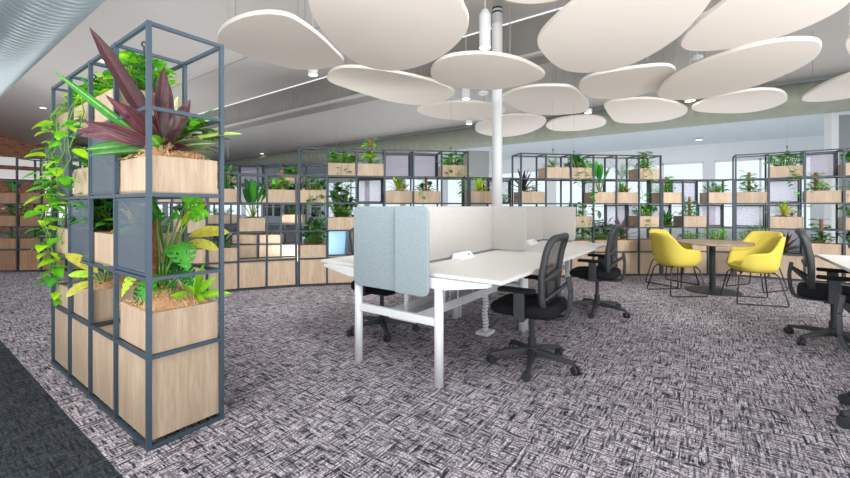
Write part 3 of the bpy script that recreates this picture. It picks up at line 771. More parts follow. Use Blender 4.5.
unit('plant_shelving', 'low plant shelving directly behind the round table', 'low shelving behind round table', cols(dF, GP, GP), [4] * 3,
     panels=[(0, 3, 'b'), (1, 3, 'b'), (2, 2, 'b'), (0, 2, 'b')],
     contents=[(0, 3, 'pole', dict(h=.28, n=30, cs=('bright', 'mid'))), (0, 2, 'cord', dict(box=0, L=.3, cs=('deep', 'plum', 'dark', 'mid'))), (1, 2, 'pole', dict(h=.34, n=38, cs=('mid', 'dark', 'bright'))),
               (2, 3, 'small', dict(h=.13, n=40, cs=('dark', 'mid'))), (1, 1, 'small', dict(cs=('bright', 'mid'))),
               (2, 2, 'pothos', dict(box=0, n=10, h=.05, vines=((-.1, -.12, -.3),)))] [:5] + [(2, 1, 'pothos', dict(n=30, cs=('bright', 'lime')))])
dG = {735.7: 6.68, 769: 6.45, 805: 6.2, 844: 5.95, 886: 5.72}
unit('plant_shelving', 'tall plant shelving at far right beside the round table', 'tall right shelving', cols(dG), [5] * 4,
     panels=[(0, 2, 'b'), (1, 3, 'b'), (2, 4, 'b'), (1, 2, 'b')],
     contents=[(0, 3, 'pole', dict(h=.34, n=34, x=-.02, cs=('bright', 'mid'))), (0, 1, 'small', dict(h=.2, n=50, cs=('lime', 'bright', 'mid'))), (1, 4, 'pothos', dict(n=50, h=.15, cs=('mid', 'dark', 'bright'), vines=((.02, -.2, .5), (.08, -.2, .2)))),
               (1, 2, 'brom', dict(L=.3, cs=('yellow', 'lime', 'cream'), cs2=('cream', 'mid'))), (1, 1, 'cord', dict(box=0, L=.36, n=22, cs=('plum', 'deep', 'red'))), (2, 3, 'pole', dict(h=.3, n=30, s=.08, x=-.06, cs=('bright', 'lime', 'mid'))),
               (2, 1, 'pole', dict(h=.38, n=34, cs=('dark', 'mid'))), (3, 4, 'pothos', dict(n=40)), (3, 3, 'fern', dict(L=.26, n=30)), (3, 2, 'dark', {}), (3, 1, 'dark', {})])
dH = {-9: 7.1, 17: 7.1, 41: 7.15, 66: 7.2, 91: 7.25}
unit('plant_shelving', 'brown wooden shelving with dark frame, far left background', 'far left background shelving', [D(x, d) for x, d in dH.items()], [4, 5, 5, 5], wmat='dark_oak',
     contents=[(0, 3, 'paddle', dict(n=6, L=.18, p=.1, desc='small upright dark plant')), (0, 2, 'dark', dict(n=30)), (1, 2, 'small', {}), (0, 1, 'fern', dict(n=12)), (1, 1, 'pothos', dict(n=20, cs=('olive', 'dark'))), (2, 3, 'small', {}), (1, 3, None, {}), (2, 1, 'small', {})])
dR = {205: 8.0, 231: 8.0, 257.7: 8.0, 281: 8.05, 303: 8.1, 325: 8.15}
unit('plant_shelving', 'background plant shelving seen through the low left shelving', 'background shelving seen behind', [D(x, d) for x, d in dR.items()], [5] * 5,
     panels=[(1, 3, 'b'), (1, 4, 'b'), (3, 2, 'b')], skip_base=(),
     contents=[(1, 1, 'small', dict(soil='coir')), (2, 1, 'small', dict(soil='coir')), (3, 2, 'dark', dict(n=30)), (2, 3, 'dark', dict(n=40)), (0, 4, 'small', {}), (3, 4, 'pothos', {}), (0, 2, 'small', {}), (4, 3, None, {})])
# blue bin on the background shelving's base
b = at_depth(338, 240, 8.2)
t = thing('storage_tub', 'pale blue plastic tub on floor seen through tall shelving behind screens', 'tub', (b.x, b.y, 0), TH - PI / 2)
mb = MB(); mb.add([(-.15, -.12, 0), (.15, -.12, 0), (.15, .12, 0), (-.15, .12, 0), (-.2, -.16, .66), (.2, -.16, .66), (.2, .16, .66), (-.2, .16, .66)], [(3, 2, 1, 0), (0, 1, 5, 4), (1, 2, 6, 5), (2, 3, 7, 6), (3, 0, 4, 7), (4, 5, 6, 7)])
mb.build('tub_body', M['blue'], t, bevel=.01); MB().box((0, 0, .675), (.42, .34, .03)).build('rim', M['blue'], t, bevel=.008)

# --- hooks with cables carrying some of the planters
def hook(x, ytop, d, label, drop=.28, span=.12, to_ceiling=True):
    p = at_depth(x, ytop, d)
    t = thing('hanging_hook', label, 'hook', p, TH - PI / 2, 'black hooks above the shelving')
    pts = [(.012 * math.cos(a), 0, .012 * math.sin(a) + .0) for a in [q * PI / 8 for q in range(-4, 11)]]
    MB().tube([(0, 0, -.05), (0, 0, -.03)] + [(-q[0], q[1], q[2] - .012) for q in pts], .005, 6).build('hook', M['black'], t, smooth=True)
    w = MB()
    for sg in (-1, 1): w.tube([(0, 0, -.05), (sg * span, 0, -.05 - drop)], .0018, 4)
    w.build('cable', M['black'], t)
    if to_ceiling:
        MB().tube([(0, 0, 0), (0, 0, ceil_z(p.x) - p.z)], .0015, 4).build('drop_wire', M['wire'], t)
hook(144, 42, 2.15, 'black hook with cables in the near end of near-left shelving', .3, .1, False)
hook(94, 75, 2.6, 'black hook with cables over second bay of near-left shelving', .25, .1, False)
hook(228, 160, 5.6, 'small black hook above low left shelving', .25, .1)
hook(338, 144, 6.1, 'thin black hook above the second bay behind screens', .2, .1)
hook(451, 147, 6.35, 'black hook above the right bay of tall shelving behind screens', .25, .12)
hook(553, 149, 6.7, 'left of two black hooks above tall shelving behind far chair', .28, .12)
hook(574, 151, 6.75, 'right of two black hooks above tall shelving behind far chair', .28, .12)
hook(787, 146, 6.5, 'black hook above second bay of tall right shelving', .3, .12)

# ------------------------------------------------------------------ white bench desks
DZ = .74; VC = 1.81
def bench(name, label, u0, ln, loc_v=VC):
    r = thing(name, label, 'desk', (u0, loc_v, 0), 0, 'white bench desks')
    for sg in (-1, 1):
        t = MB().box((ln / 2, sg * .43, DZ - .0125), (ln, .78, .025)).build('tabletop', M['top'], r, bevel=.004)
    for e in (.0, ln - .05):
        for sg in (-1, 1):
            MB().tube([(e, sg * .37, 0), (e, sg * .37, DZ - .06)], .031, 16).build('leg', M['white'], r, smooth=True, bevel=0)
        MB().bar((e, -.37, .42), (e, .37, .42), .04, .055).build('crossbar', M['white'], r, bevel=.006)
        for sg in (-1, 1):
            mb = MB()   # cantilever bracket under the top
            vs = []
            for dx in (-.03, .03):
                vs += [(e + dx, sg * .08, DZ - .027), (e + dx, sg * .74, DZ - .027), (e + dx, sg * .74, DZ - .045), (e + dx, sg * .44, DZ - .095), (e + dx, sg * .3, DZ - .095), (e + dx, sg * .08, DZ - .06)]
            n = 6; fs = [tuple(range(n)), tuple(range(n, 2 * n))[::-1]] + [(i, i + n, (i + 1) % n + n, (i + 1) % n) for i in range(n)]
            mb.add(vs, fs).build('bracket', M['white'], r)
    for sg in (-1, 1):
        MB().bar((.08, sg * .37, DZ - .06), (ln - .08, sg * .37, DZ - .06), .04, .05).build('side_rail', M['white'], r)
    tr = MB(); tr.box((ln / 2, 0, .36), (ln - .14, .24, .012)).box((ln / 2, -.12, .39), (ln - .14, .01, .07)).box((ln / 2, .12, .39), (ln - .14, .01, .07))
    for e in (.12, ln / 2, ln - .12): tr.box((e, 0, .53), (.03, .012, .33))
    tr.build('cable_tray', M['tray'], r)
    rz = MB(); rz.box((ln - .32, -.12, .015), (.16, .12, .03))
    for i in range(16): rz.box((ln - .32 + .01 * math.sin(i), -.12 - .0 * i, .045 + i * .03), (.06, .035, .022))
    rz.build('cable_riser', M['cable'], r, bevel=.004)
    cb = MB()
    for k, (a, q) in enumerate(((.35, .16), (.55, .2), (.8, .13), (1.05, .19))):
        cb.tube([(a, -.2, DZ - .05), (a + .03, -.17, DZ - .17), (a + .1, -.12, DZ - .17 - q), (a + .2, -.1, DZ - .17 - q * .9), (a + .26, -.08, DZ - .3)], .007, 6)
    cb.build('cable', M['cable'], r, smooth=True)
    bar = MB().tube([(.3, -.3, DZ - .05), (ln - .3, -.3, DZ - .05)], .008, 6); bar.build('cable_conduit', M['black'], r)
    return r
LN = 1.47
b1 = bench('bench_desk', 'white back-to-back bench desk nearest the camera, on round legs', 2.15, LN)
b2 = copy_tree(b1); b2.location = (3.64, VC, 0); b2['label'] = 'white back-to-back bench desk at the far end of the row'
b3 = copy_tree(b1); b3.location = (3.66, -1.63, 0); b3['label'] = 'white desk cut off by the right edge of photo'
# screens: return - spine - return around each desk, felt
def rr(w, h, r, n=5):      # rounded rectangle outline (x from 0..w, z 0..h); rounds the two corners at x = w
    pts = [(0, 0)]
    for k in range(n + 1):
        a = -PI / 2 + PI / 2 * k / n; pts.append((w - r + r * math.cos(a), r + r * math.sin(a)))
    for k in range(n + 1):
        a = PI / 2 * k / n; pts.append((w - r + r * math.cos(a), h - r + r * math.sin(a)))
    pts.append((0, h)); return pts
def panel(mb, o, dx, pts, th, nrm):
    o = Vector(o); dx = Vector(dx); nrm = Vector(nrm)
    n = len(pts)
    vs = [o + dx * p[0] + Vector((0, 0, p[1])) - nrm * th / 2 for p in pts] + [o + dx * p[0] + Vector((0, 0, p[1])) + nrm * th / 2 for p in pts]
    mb.add(vs, [tuple(range(n))[::-1], tuple(range(n, 2 * n))] + [(i, (i + 1) % n, (i + 1) % n + n, i + n) for i in range(n)])
def screen(label, u0, u1, sg, ret0, ret1):
    v = VC + sg * .018; z0 = .59; h = 1.185 - z0; th = .026
    r = thing('privacy_screen', label, 'desk screen', (u0, v, z0), 0, 'felt privacy screens on the white desks')
    mb = MB(); panel(mb, (0, 0, DZ + .012 - z0), (1, 0, 0), [(0.01, 0), (u1 - u0 - .01, 0), (u1 - u0 - .01, 1.185 - DZ - .012), (.01, 1.185 - DZ - .012)], th, (0, 1, 0)); mb.build('spine_panel', M['felt'], r, bevel=.006)
    off = -.062 if sg < 0 else -.03
    if ret0 > .1: mb = MB(); panel(mb, (off, sg * .035 if sg < 0 else -.075, 0), (0, sg, 0), rr(ret0, h, .05), th, (1, 0, 0)); mb.build('end_panel', M['felt_shaded'], r, bevel=.006)
    if ret1:
        mb = MB(); panel(mb, (u1 - u0 - .0, sg * .0, DZ + .012 - z0), (0, sg, 0), rr(ret1, 1.185 - DZ - .012, .04), th, (1, 0, 0)); mb.build('end_panel', M['felt'], r, bevel=.006)
screen('felt screen with rounded cool-shaded end, right side of nearest bench desk', 2.15, 3.66, -1, .28, .36)
screen('felt screen with rounded cool-shaded end, left side of nearest bench desk', 2.15, 3.66, 1, .44, 0)
screen('pale felt screen on the chair side of the far bench desk', 3.70, 5.16, -1, .0001 + .06, .42)
screen('pale felt screen on hidden left side of the far bench desk', 3.70, 5.16, 1, .06, .36)
def power(u, v, label):
    r = thing('power_box', label, 'power outlet', (u, v, DZ), 0)
    mb = MB(); vs = []
    for x in (-.13, .13): vs += [(x * 1.0, -.05, 0), (x, .05, 0), (x * .9, .045, .05), (x * .9, .01, .055)]
    mb.add(vs, [(0, 1, 2, 3)[::-1], (4, 5, 6, 7), (0, 4, 5, 1)[::-1], (1, 5, 6, 2)[::-1], (2, 6, 7, 3)[::-1], (3, 7, 4, 0)[::-1]])
    mb.build('housing', M['white'], r, bevel=.006)
    MB().box((.04, -.022, .034), (.02, .002, .012)).build('switch', M['wire'], r)
power(2.93, 1.70, 'white wedge power box on the nearest desktop')
power(4.5, 1.70, 'white wedge power box on the far desktop')

# ------------------------------------------------------------------ office chairs (face local +X)
def office_chair(label, loc, rz, base_rz=0.0):
    r = thing('office_chair', label, 'chair', loc, rz, 'black office chairs at the white desks')
    def cushion(cx, w, d, z, h, nx=10):
        vs = []; fs = []; n = 28
        rows = ((.93, 0), (1, .25), (1, .7), (.95, .93), (.8, 1.0), (.4, .98))
        for q, t in rows:
            for k in range(n):
                a = 2 * PI * k / n; e = .42
                x = math.copysign(abs(math.cos(a)) ** e, math.cos(a)); y = math.copysign(abs(math.sin(a)) ** e, math.sin(a))
                vs.append((cx + x * d / 2 * q, y * w / 2 * q, z + t * h - (.02 * max(0, x) * t)))
        for i in range(len(rows) - 1):
            for k in range(n): fs.append((i * n + k, i * n + (k + 1) % n, (i + 1) * n + (k + 1) % n, (i + 1) * n + k))
        fs.append(tuple(range(n))[::-1]); fs.append(tuple((len(rows) - 1) * n + k for k in range(n)))
        return MB().add(vs, fs)
    cushion(.02, .50, .50, .405, .085).build('seat', M['seat'], r, smooth=True)
    MB().box((.0, 0, .395), (.34, .26, .04)).box((.03, 0, .375), (.18, .16, .04)).tube([(.05, 0, .385), (.05, .24, .385)], .008, 6).build('mechanism', M['black'], r, bevel=.006)
    # back: curved outline in y, leaning in x
    def bx(z, y): return -.145 - .17 * (z - .45) + .022 * (y / .23) ** 2 + .03 * math.sin((z - .5) * 6)
    ring = []
    for k in range(72):
        a = 2 * PI * k / 72; e = .28
        y = .225 * math.copysign(abs(math.cos(a)) ** e, math.cos(a)); z = .71 + .255 * math.copysign(abs(math.sin(a)) ** e, math.sin(a))
        y *= 1 - .1 * max(0, (.7 - z)) / .25
        ring.append(Vector((bx(z, y), y, z)))
    MB().tube(ring, .024, 8, closed=True).build('backrest_frame', M['black'], r, smooth=True)
    nx, nz = 9, 10; vs = []; fs = []
    for j in range(nz):
        for i in range(nx):
            y = .215 * (2 * i / (nx - 1) - 1); z = .465 + .49 * j / (nz - 1); y *= 1 - .1 * max(0, (.7 - z)) / .25
            vs.append((bx(z, y) + .004, y, z))
    for j in range(nz - 1):
        for i in range(nx - 1): fs.append((j * nx + i, j * nx + i + 1, (j + 1) * nx + i + 1, (j + 1) * nx + i))
    MB().add(vs, fs).build('backrest_mesh', M['chairmesh'], r, smooth=True)
    lum = [Vector((bx(.68, y) - .018, y, .68 + .02 * math.cos(y * 8))) for y in (-.21, -.14, -.07, 0, .07, .14, .21)]
    MB().tube(lum, [.012, .022, .026, .028, .026, .022, .012], 8).build('lumbar_support', M['black'], r, smooth=True)
    sp = MB(); pts = [(-.06, 0, .385), (-.17, 0, .37), (-.25, 0, .385), (-.275, 0, .46), (-.28, 0, .58), (-.265, 0, .68)]
    for a, b in zip(pts[:-1], pts[1:]): sp.bar(a, b, .06, .028, up=Vector((0, 1, 0)) if False else Vector((0, 0, 1)))
    for sg in (-1, 1): sp.bar((-.268, 0, .64), (bx(.56, .2 * sg) - .005, .19 * sg, .53), .03, .02)
    sp.build('back_spine', M['black'], r, bevel=.005)
    for sg in (-1, 1):
        a = MB(); a.bar((.0, sg * .14, .395), (.0, sg * .285, .40), .06, .022).bar((.0, sg * .285, .39), (.0, sg * .285, .59), .035, .075, up=Vector((1, 0, 0)))
        ar = a.build('armrest', M['black'], r, bevel=.006)
        MB().box((.02, sg * .28, .603), (.255, .085, .028)).build('arm_pad', M['seat'], ar, bevel=.012)
    MB().lathe([(.03, .09), (.03, .2), (.019, .2), (.019, .36)], 16).build('gas_column', M['black'], r, smooth=False)
    bs = MB().lathe([(.045, .075), (.05, .1), (.045, .13), (.03, .14)], 16)
    for k in range(5):
        q = base_rz - rz + 2 * PI * k / 5; c, s = math.cos(q), math.sin(q); L = .315
        vs = []
        for rad, w, z0, z1 in ((.03, .03, .075, .125), (.18, .024, .075, .112), (L, .016, .064, .085)):
            vs += [(c * rad + s * w, s * rad - c * w, z0), (c * rad - s * w, s * rad + c * w, z0), (c * rad - s * w * .6, s * rad + c * w * .6, z1), (c * rad + s * w * .6, s * rad - c * w * .6, z1)]
        fs = [(3, 2, 1, 0), (8, 9, 10, 11)]
        for i in (0, 4): fs += [(i + j, i + (j + 1) % 4, i + 4 + (j + 1) % 4, i + 4 + j) for j in range(4)]
        bs.add(vs, fs)
    bs.build('star_base', M['black'], r, bevel=.003)
    for k in range(5):
        q = base_rz - rz + 2 * PI * k / 5; x, y = .315 * math.cos(q), .315 * math.sin(q)
        t = q + 1.1 + k
        ca = MB(); ax = Vector((math.cos(t), math.sin(t), 0)); c = Vector((x, y, .031)) + Vector((-ax.y, ax.x, 0)) * .012
        for sg in (-1, 1): ca.tube([c + ax * sg * .006, c + ax * sg * .026], .031, 14)
        ca.tube([(x, y, .04), (x, y, .075)], .008, 6)
        ca.build('caster', M['black'], r, bevel=.003)
    return r
a1 = math.radians(93)
office_chair('black mesh office chair pulled up to the nearest white desk, in front', (2.87, 1.08, 0), a1, math.radians(52))
office_chair('black mesh office chair at the far white bench desk', (4.72, 1.02, 0), a1, math.radians(40))
office_chair('black office chair mostly hidden behind cool-shaded screens and desk legs', (2.80, 2.53, 0), math.radians(-86), math.radians(15))
office_chair('black mesh office chair at the right-edge white desk', (4.80, -.87, 0), math.radians(-99), math.radians(60))
office_chair('black chair at lower right corner with only casters in view', (3.13, -.872, 0), math.radians(-100), math.radians(110))

# ------------------------------------------------------------------ round table with mustard tub chairs
r = thing('round_table', 'round wooden cafe table on black pedestal among mustard chairs', 'table', (6.83, -.04, 0))
MB().lathe([(.455, .665), (.46, .672), (.46, .69), (.452, .695)], 48).build('tabletop', M['table'], r)
MB().lathe([(.037, .015), (.037, .655), (.12, .655), (.12, .665)], 24).build('pedestal', M['black'], r)
MB().lathe([(.33, 0), (.33, .006), (.3, .014), (.05, .018)], 40).build('base', M['black'], r)
def tub_chair(label, loc, rz):
    r = thing('tub_chair', label, 'chair', loc, rz, 'mustard tub chairs round the cafe table')
    n = 48
    def rim(a):      # a = angle from the back (local -X)
        a = abs(a)
        if a < .6: return .80 + .02 * math.cos(a * 2)
        if a < 1.5: return .80 + .016 + (.62 - .816) * (.5 - .5 * math.cos(PI * (a - .6) / .9))
        if a < 2.1: return .62 - .02 * (a - 1.5) / .6
        if a < 2.45: return .60 + (.455 - .60) * (.5 - .5 * math.cos(PI * (a - 2.1) / .35))
        return .455
    def ring(f, zfun, inner=0):
        out = []
        for k in range(n):
            a = -PI + 2 * PI * k / n; e = .75
            x = -math.copysign(abs(math.cos(a)) ** e, math.cos(a)); y = math.copysign(abs(math.sin(a)) ** e, math.sin(a))
            z = zfun(a); lean = .05 * max(0, math.cos(a)) * max(0, z - .45) / .35
            out.append((x * (.245 * f - inner) - lean + .0, y * (.265 * f - inner), z))
        return out
    rows = [ring(.35, lambda a: .375), ring(.7, lambda a: .38), ring(.86, lambda a: .405), ring(.95, lambda a: min(.45, rim(a) - .02))]
    for t in (.3, .6, .9): rows.append(ring(.95 + .07 * t, lambda a, t=t: .445 + (rim(a) - .445) * t))
    rows.append(ring(1.02, rim)); rows.append(ring(1.02, lambda a: rim(a) + .008, .02)); rows.append(ring(1.02, rim, .04))
    for t in (.85, .5, .2): rows.append(ring(.95 + .07 * t, lambda a, t=t: .44 + (rim(a) - .44) * t, .042))
    rows.append(ring(.8, lambda a: .44)); rows.append(ring(.3, lambda a: .435))
    vs = [p for q in rows for p in q]; fs = []
    for i in range(len(rows) - 1):
        for k in range(n): fs.append((i * n + k, (i + 1) * n + k, (i + 1) * n + (k + 1) % n, i * n + (k + 1) % n))
    fs.append(tuple(range(n))); fs.append(tuple((len(rows) - 1) * n + k for k in range(n))[::-1])
    MB().add(vs, fs).build('shell', M['yellow'], r, smooth=True)
    cu = MB().lathe([(.17, 0), (.19, .012), (.19, .035), (.17, .05), (.1, .055)], 32, (.02, 0, .435)); cu.build('seat_cushion', M['yellow'], r, smooth=True)
    for sg in (-1, 1):
        MB().tube([(.16, sg * .14, .385), (.2, sg * .17, .34), (.25, sg * .24, .03), (.245, sg * .245, .01), (.2, sg * .245, .009), (-.2, sg * .245, .009), (-.25, sg * .245, .01), (-.26, sg * .24, .03), (-.2, sg * .17, .34), (-.16, sg * .14, .385)], .0085, 8).build('sled_leg', M['rod'], r, smooth=True)
    MB().bar((.16, -.14, .378), (.16, .14, .378), .015).bar((-.16, -.14, .378), (-.16, .14, .378), .015).build('seat_brace', M['rod'], r)
    return r
tub_chair('mustard tub chair left of round table, nearer the camera', (6.38, .36, 0), math.radians(-50))
tub_chair('mustard tub chair right of round table, back to camera', (6.38, -.44, 0), math.radians(108))
tub_chair('mustard tub chair behind the left one, mostly hidden', (7.12, .46, 0), math.radians(-120))
tub_chair('mustard tub chair behind the right one, mostly hidden', (7.40, -.55, 0), math.radians(145))

# ------------------------------------------------------------------ acoustic clouds
def smooth_loop(pts, k=5):
    out = []; n = len(pts)
    for i in range(n):
        p0, p1, p2, p3 = (Vector(pts[(i + j - 1) % n]) for j in range(4))
        for q in range(k):
            t = q / k
            out.append(.5 * ((2 * p1) + (p2 - p0) * t + (2 * p0 - 5 * p1 + 4 * p2 - p3) * t * t + (3 * p1 - p0 - 3 * p2 + p3) * t ** 3))
    return out
A = lambda pts: [(200 + x / 2.576, y / 2.576) for x, y in pts]
B = lambda pts: [(520 + x / 2.576, y / 2.576) for x, y in pts]
CL = [
    (2.95, 'white pebble-shaped ceiling panel at far left of the cluster', A([(44, 97), (62, 70), (110, 46), (175, 36), (230, 44), (270, 66), (310, 96), (345, 130), (370, 157), (355, 170), (290, 180), (230, 175), (150, 155), (90, 135), (52, 116)])),
    (2.86, 'largest white ceiling panel left of the pendant, cut by top edge', A([(279, 0), (285, 30), (300, 60), (330, 100), (370, 140), (420, 170), (480, 182), (540, 178), (600, 158), (650, 125), (685, 85), (692, 50), (680, 20), (665, -8), (600, -55), (500, -85), (400, -85), (320, -55), (287, -25)])),
    (3.02, 'long white ceiling panel below the largest left one', A([(328, 203), (337, 186), (370, 175), (430, 177), (500, 187), (580, 205), (640, 226), (656, 241), (640, 255), (600, 268), (550, 270), (490, 262), (430, 245), (380, 229), (340, 214)])),
    (2.90, 'white oval ceiling panel crossing in front of the column', A([(594, 188), (607, 166), (640, 148), (700, 140), (760, 142), (820, 154), (860, 171), (886, 188), (886, 198), (870, 208), (820, 222), (760, 231), (700, 230), (640, 222), (605, 207)])),
    (3.06, 'small white ceiling panel left of column, under the oval one', A([(560, 287), (575, 275), (620, 267), (680, 263), (740, 268), (780, 279), (783, 291), (760, 305), (700, 311), (640, 308), (590, 300)])),
    (3.06, 'small white ceiling panel low and right behind the column', [(475, 129), (478, 123.5), (490, 118.5), (510, 115.5), (530, 115.5), (543, 118), (546, 122), (540, 128), (525, 134), (505, 137), (488, 135.5), (478, 132.5)]),
    (3.0, 'white rounded ceiling panel just right of the column', [(502, 97), (514, 91), (533, 87), (557, 86.3), (572, 88), (584, 97), (589, 107), (582, 112.6), (559, 115), (535, 114.5), (519, 110), (504, 102)]),
    (2.95, 'white ceiling panel barely showing at top centre edge', [(500, -2), (515, 3), (535, 4), (555, 1.5), (565, -2), (568, -12), (545, -22), (512, -20), (498, -10)]),
    (2.86, 'big white ceiling panel right of column, cut by top edge', B([(45, 113), (52, 90), (78, 60), (118, 25), (155, -4), (215, -40), (300, -80), (400, -90), (470, -65), (500, -25), (490, 5), (455, 50), (410, 95), (350, 135), (290, 165), (230, 182), (170, 188), (120, 183), (85, 165), (58, 138)])),
    (2.96, 'big white ceiling panel at top right, cut by top edge', B([(414, 113), (428, 90), (463, 55), (503, 25), (545, -4), (640, -45), (760, -60), (840, -50), (860, -15), (845, 10), (810, 35), (750, 65), (680, 92), (600, 115), (540, 127), (480, 132), (440, 131), (419, 124)])),
    (3.02, 'medium white ceiling panel tilted right under the big right one', B([(152, 224), (160, 209), (190, 195), (250, 183), (320, 173), (375, 170), (398, 178), (400, 191), (380, 212), (340, 235), (290, 250), (230, 256), (185, 252), (160, 240)])),
    (3.12, 'smallest white ceiling panel low in the middle of the cluster', B([(67, 326), (80, 313), (120, 304), (170, 300), (210, 304), (222, 316), (205, 328), (150, 337), (90, 337)])),
    (3.12, 'white ceiling panel centred low between two longer ones', B([(216, 274), (229, 264), (270, 258), (330, 255), (390, 263), (425, 276), (431, 287), (415, 300), (370, 312), (300, 318), (250, 315), (232, 300)])),
    (2.92, 'longest white ceiling panel at right, slanting up to the right', B([(355, 243), (367, 220), (400, 196), (460, 166), (540, 137), (620, 116), (700, 104), (760, 106), (777, 118), (770, 140), (740, 165), (690, 190), (620, 218), (540, 240), (460, 255), (400, 258), (365, 253)])),
    (3.05, 'slim white ceiling panel beneath the longest right one', B([(442, 279), (462, 266), (500, 252), (560, 239), (620, 232), (668, 235), (687, 247), (685, 262), (650, 278), (590, 290), (520, 292), (460, 288)])),
    (3.0, 'white ceiling panel cut by the right edge, lower one', B([(726, 256), (747, 239), (790, 215), (850, 193), (900, 183), (950, 195), (960, 213), (920, 235), (850, 253), (780, 262), (737, 262)])),
    (2.9, 'white ceiling panel showing a sliver at upper right edge', B([(838, 118), (846, 99), (870, 90), (910, 95), (920, 122), (890, 145), (853, 145)])),
]
for z, lab, pts in CL:
    w = [at_height(x, y, z) for x, y in pts]
    w = [Vector((p.x, p.y)) for p in smooth_loop([(p.x, p.y, 0) for p in w])]
    ce = sum(w, Vector((0, 0))) / len(w)
    r = thing('ceiling_cloud_panel', lab, 'acoustic panel', (ce.x, ce.y, z), 0, 'white ceiling cloud panels')
    loc = [p - ce for p in w]
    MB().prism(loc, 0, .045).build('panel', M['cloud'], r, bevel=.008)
    for k in (0, len(loc) // 3, 2 * len(loc) // 3):
        p = loc[k] * .72
        MB().tube([(p.x, p.y, .045), (p.x, p.y, ceil_z(ce.x + p.x) - z)], .003, 5).build('suspension_wire', M['wire'], r)

# ------------------------------------------------------------------ column, pendant, downlights, ducts
p = at_depth(497.2, HZ, 6.0)
r = thing('support_column', 'round white column standing behind the desk screens', 'column', (p.x, p.y, 0))
MB().tube([(0, 0, 0), (0, 0, 4.2)], .077, 24).build('shaft', M['white'], r, smooth=True)
zb = H + (HZ - 14) / F * 6.0
for k in (0, .06): MB().lathe([(.079, 0), (.079, .025)], 24, (0, 0, zb + k)).build('band', M['black'], r)
MB().lathe([(.079, 0), (.079, .9)], 24, (0, 0, zb - 1.06)).build('sleeve', M['tray'], r, smooth=False)
def lamp(label, x, ybot, d, rad, h, energy, rod=True):
    p = at_depth(x, ybot, d)
    r = thing('pendant_downlight', label, 'light', p)
    MB().lathe([(rad, 0), (rad, h * .86), (rad * .55, h), (rad * .2, h * 1.02)], 24).build('housing', M['white'], r, smooth=False)
    MB().lathe([(rad * .84, -.004), (rad * .84, .002)], 24).build('diffuser', M['glow'], r)
    MB().tube([(0, 0, h), (0, 0, ceil_z(p.x) - p.z)], .006 if rod else .003, 6).build('drop_rod', M['white'], r)
    return p
pend = [lamp('large white cylinder pendant light beside the column', 485, 48, 5.2, .075, .5, 1),
        lamp('small cylinder downlight under the far left panel', 313, 75, 6.0, .075, .1, 1),
        lamp('slim cylinder downlight left of column above the small panel', 466, 99, 6.9, .075, .28, 1),
        lamp('small cylinder downlight low beside the column', 469, 124, 8.4, .07, .1, 1),
        lamp('small round downlight at tip of panel right of column', 588, 113, 7.6, .07, .08, 1),
        lamp('small round downlight under the longest right panel', 690, 101, 7.2, .09, .08, 1)]
def detector(label, x, y, d):
    p = at_depth(x, y, d); r = thing('smoke_detector', label, 'detector', p)
    MB().lathe([(.03, -.03), (.05, -.01), (.085, 0), (.085, .03), (.03, .05)], 20).build('body', M['white'], r)
    MB().tube([(0, 0, .05), (0, 0, ceil_z(p.x) - p.z)], .008, 6).build('rod', M['white'], r)
detector('white round detector hanging between two right ceiling panels', 697, 58, 6.6)
detector('white round detector just left of the column', 483, 94, 6.6)
def recessed(label, x, y):
    best = None
    for k in range(2, 400):
        d = k * .1; q = at_depth(x, y, d)
        if q.z > ceil_z(q.x): best = q; break
    if best is None: return
    u = best.x; r = thing('recessed_downlight', label, 'light', (u, best.y, ceil_z(u) - .03))
    MB().lathe([(.11, 0), (.11, .03)], 20).build('bezel', M['white'], r); MB().lathe([(.085, -.003), (.085, .004)], 20).build('diffuser', M['glow'], r)
recessed('recessed ceiling light at far left below the steel duct', 43, 107)
recessed('recessed ceiling light in the ceiling left of tall shelving behind screens', 262, 153)
recessed('recessed ceiling light in pale ceiling at right', 699, 138)
recessed('recessed ceiling light above near shelving', 104, 60)
def duct(name, label, u, z, rad, mat, step, ridge, v0=V0, v1=V1, n=40, slant=0.0, rw=.012):
    r = thing(name, label, 'duct', (u, v0, z))
    prof_ = []; v = 0
    while v < v1 - v0:
        prof_ += [(rad, v), (rad, v + step - 2 * rw), (rad + ridge, v + step - rw)]; v += step
    vs = []; fs = []
    for rr_, v in prof_:
        for k in range(n):
            a = 2 * PI * k / n; vs.append((rr_ * math.cos(a), v + slant * k / n, rr_ * math.sin(a)))
    m = len(prof_)
    for i in range(m - 1):
        for k in range(n - (1 if slant else 0)): fs.append((i * n + k, (i + 1) * n + k, (i + 1) * n + (k + 1) % n, i * n + (k + 1) % n))
    if slant:
        for i in range(m - 4):
            fs.append((i * n + n - 1, (i + 1) * n + n - 1, (i + 4) * n, (i + 3) * n))
    MB().add(vs, fs).build('duct_shell', mat, r, smooth=True)
    hg = MB(); v = 1.0
    while v < v1 - v0 - 1:
        hg.bar((0, v, rad), (0, v, ceil_z(u) - z - .0), .02); v += 2.4
    hg.build('hanger', M['wire'], r)
duct('spiral_duct', 'big silver spiral steel duct across top left corner', 1.13, 3.90, .5, M['duct'], .13, .008, slant=.13, rw=.01)
duct('fabric_duct', 'long grey-green ribbed duct beyond the plant shelving', 11.6, 3.50, .35, M['gduct'], .3, -.008, rw=.015)
# white suspended beams far left, in front of the brick wall
for k, (z, v) in enumerate(((2.55, 17), (2.05, 15))):
    MB().box((2.4, v, z), (5.0, .3, .22)).build('hanging_light_beam', M['strip'])
    o = bpy.context.scene.collection.objects[-1]
    tag(o, ('upper' if k == 0 else 'lower') + ' white suspended beam before the brick wall, far left', 'beam')

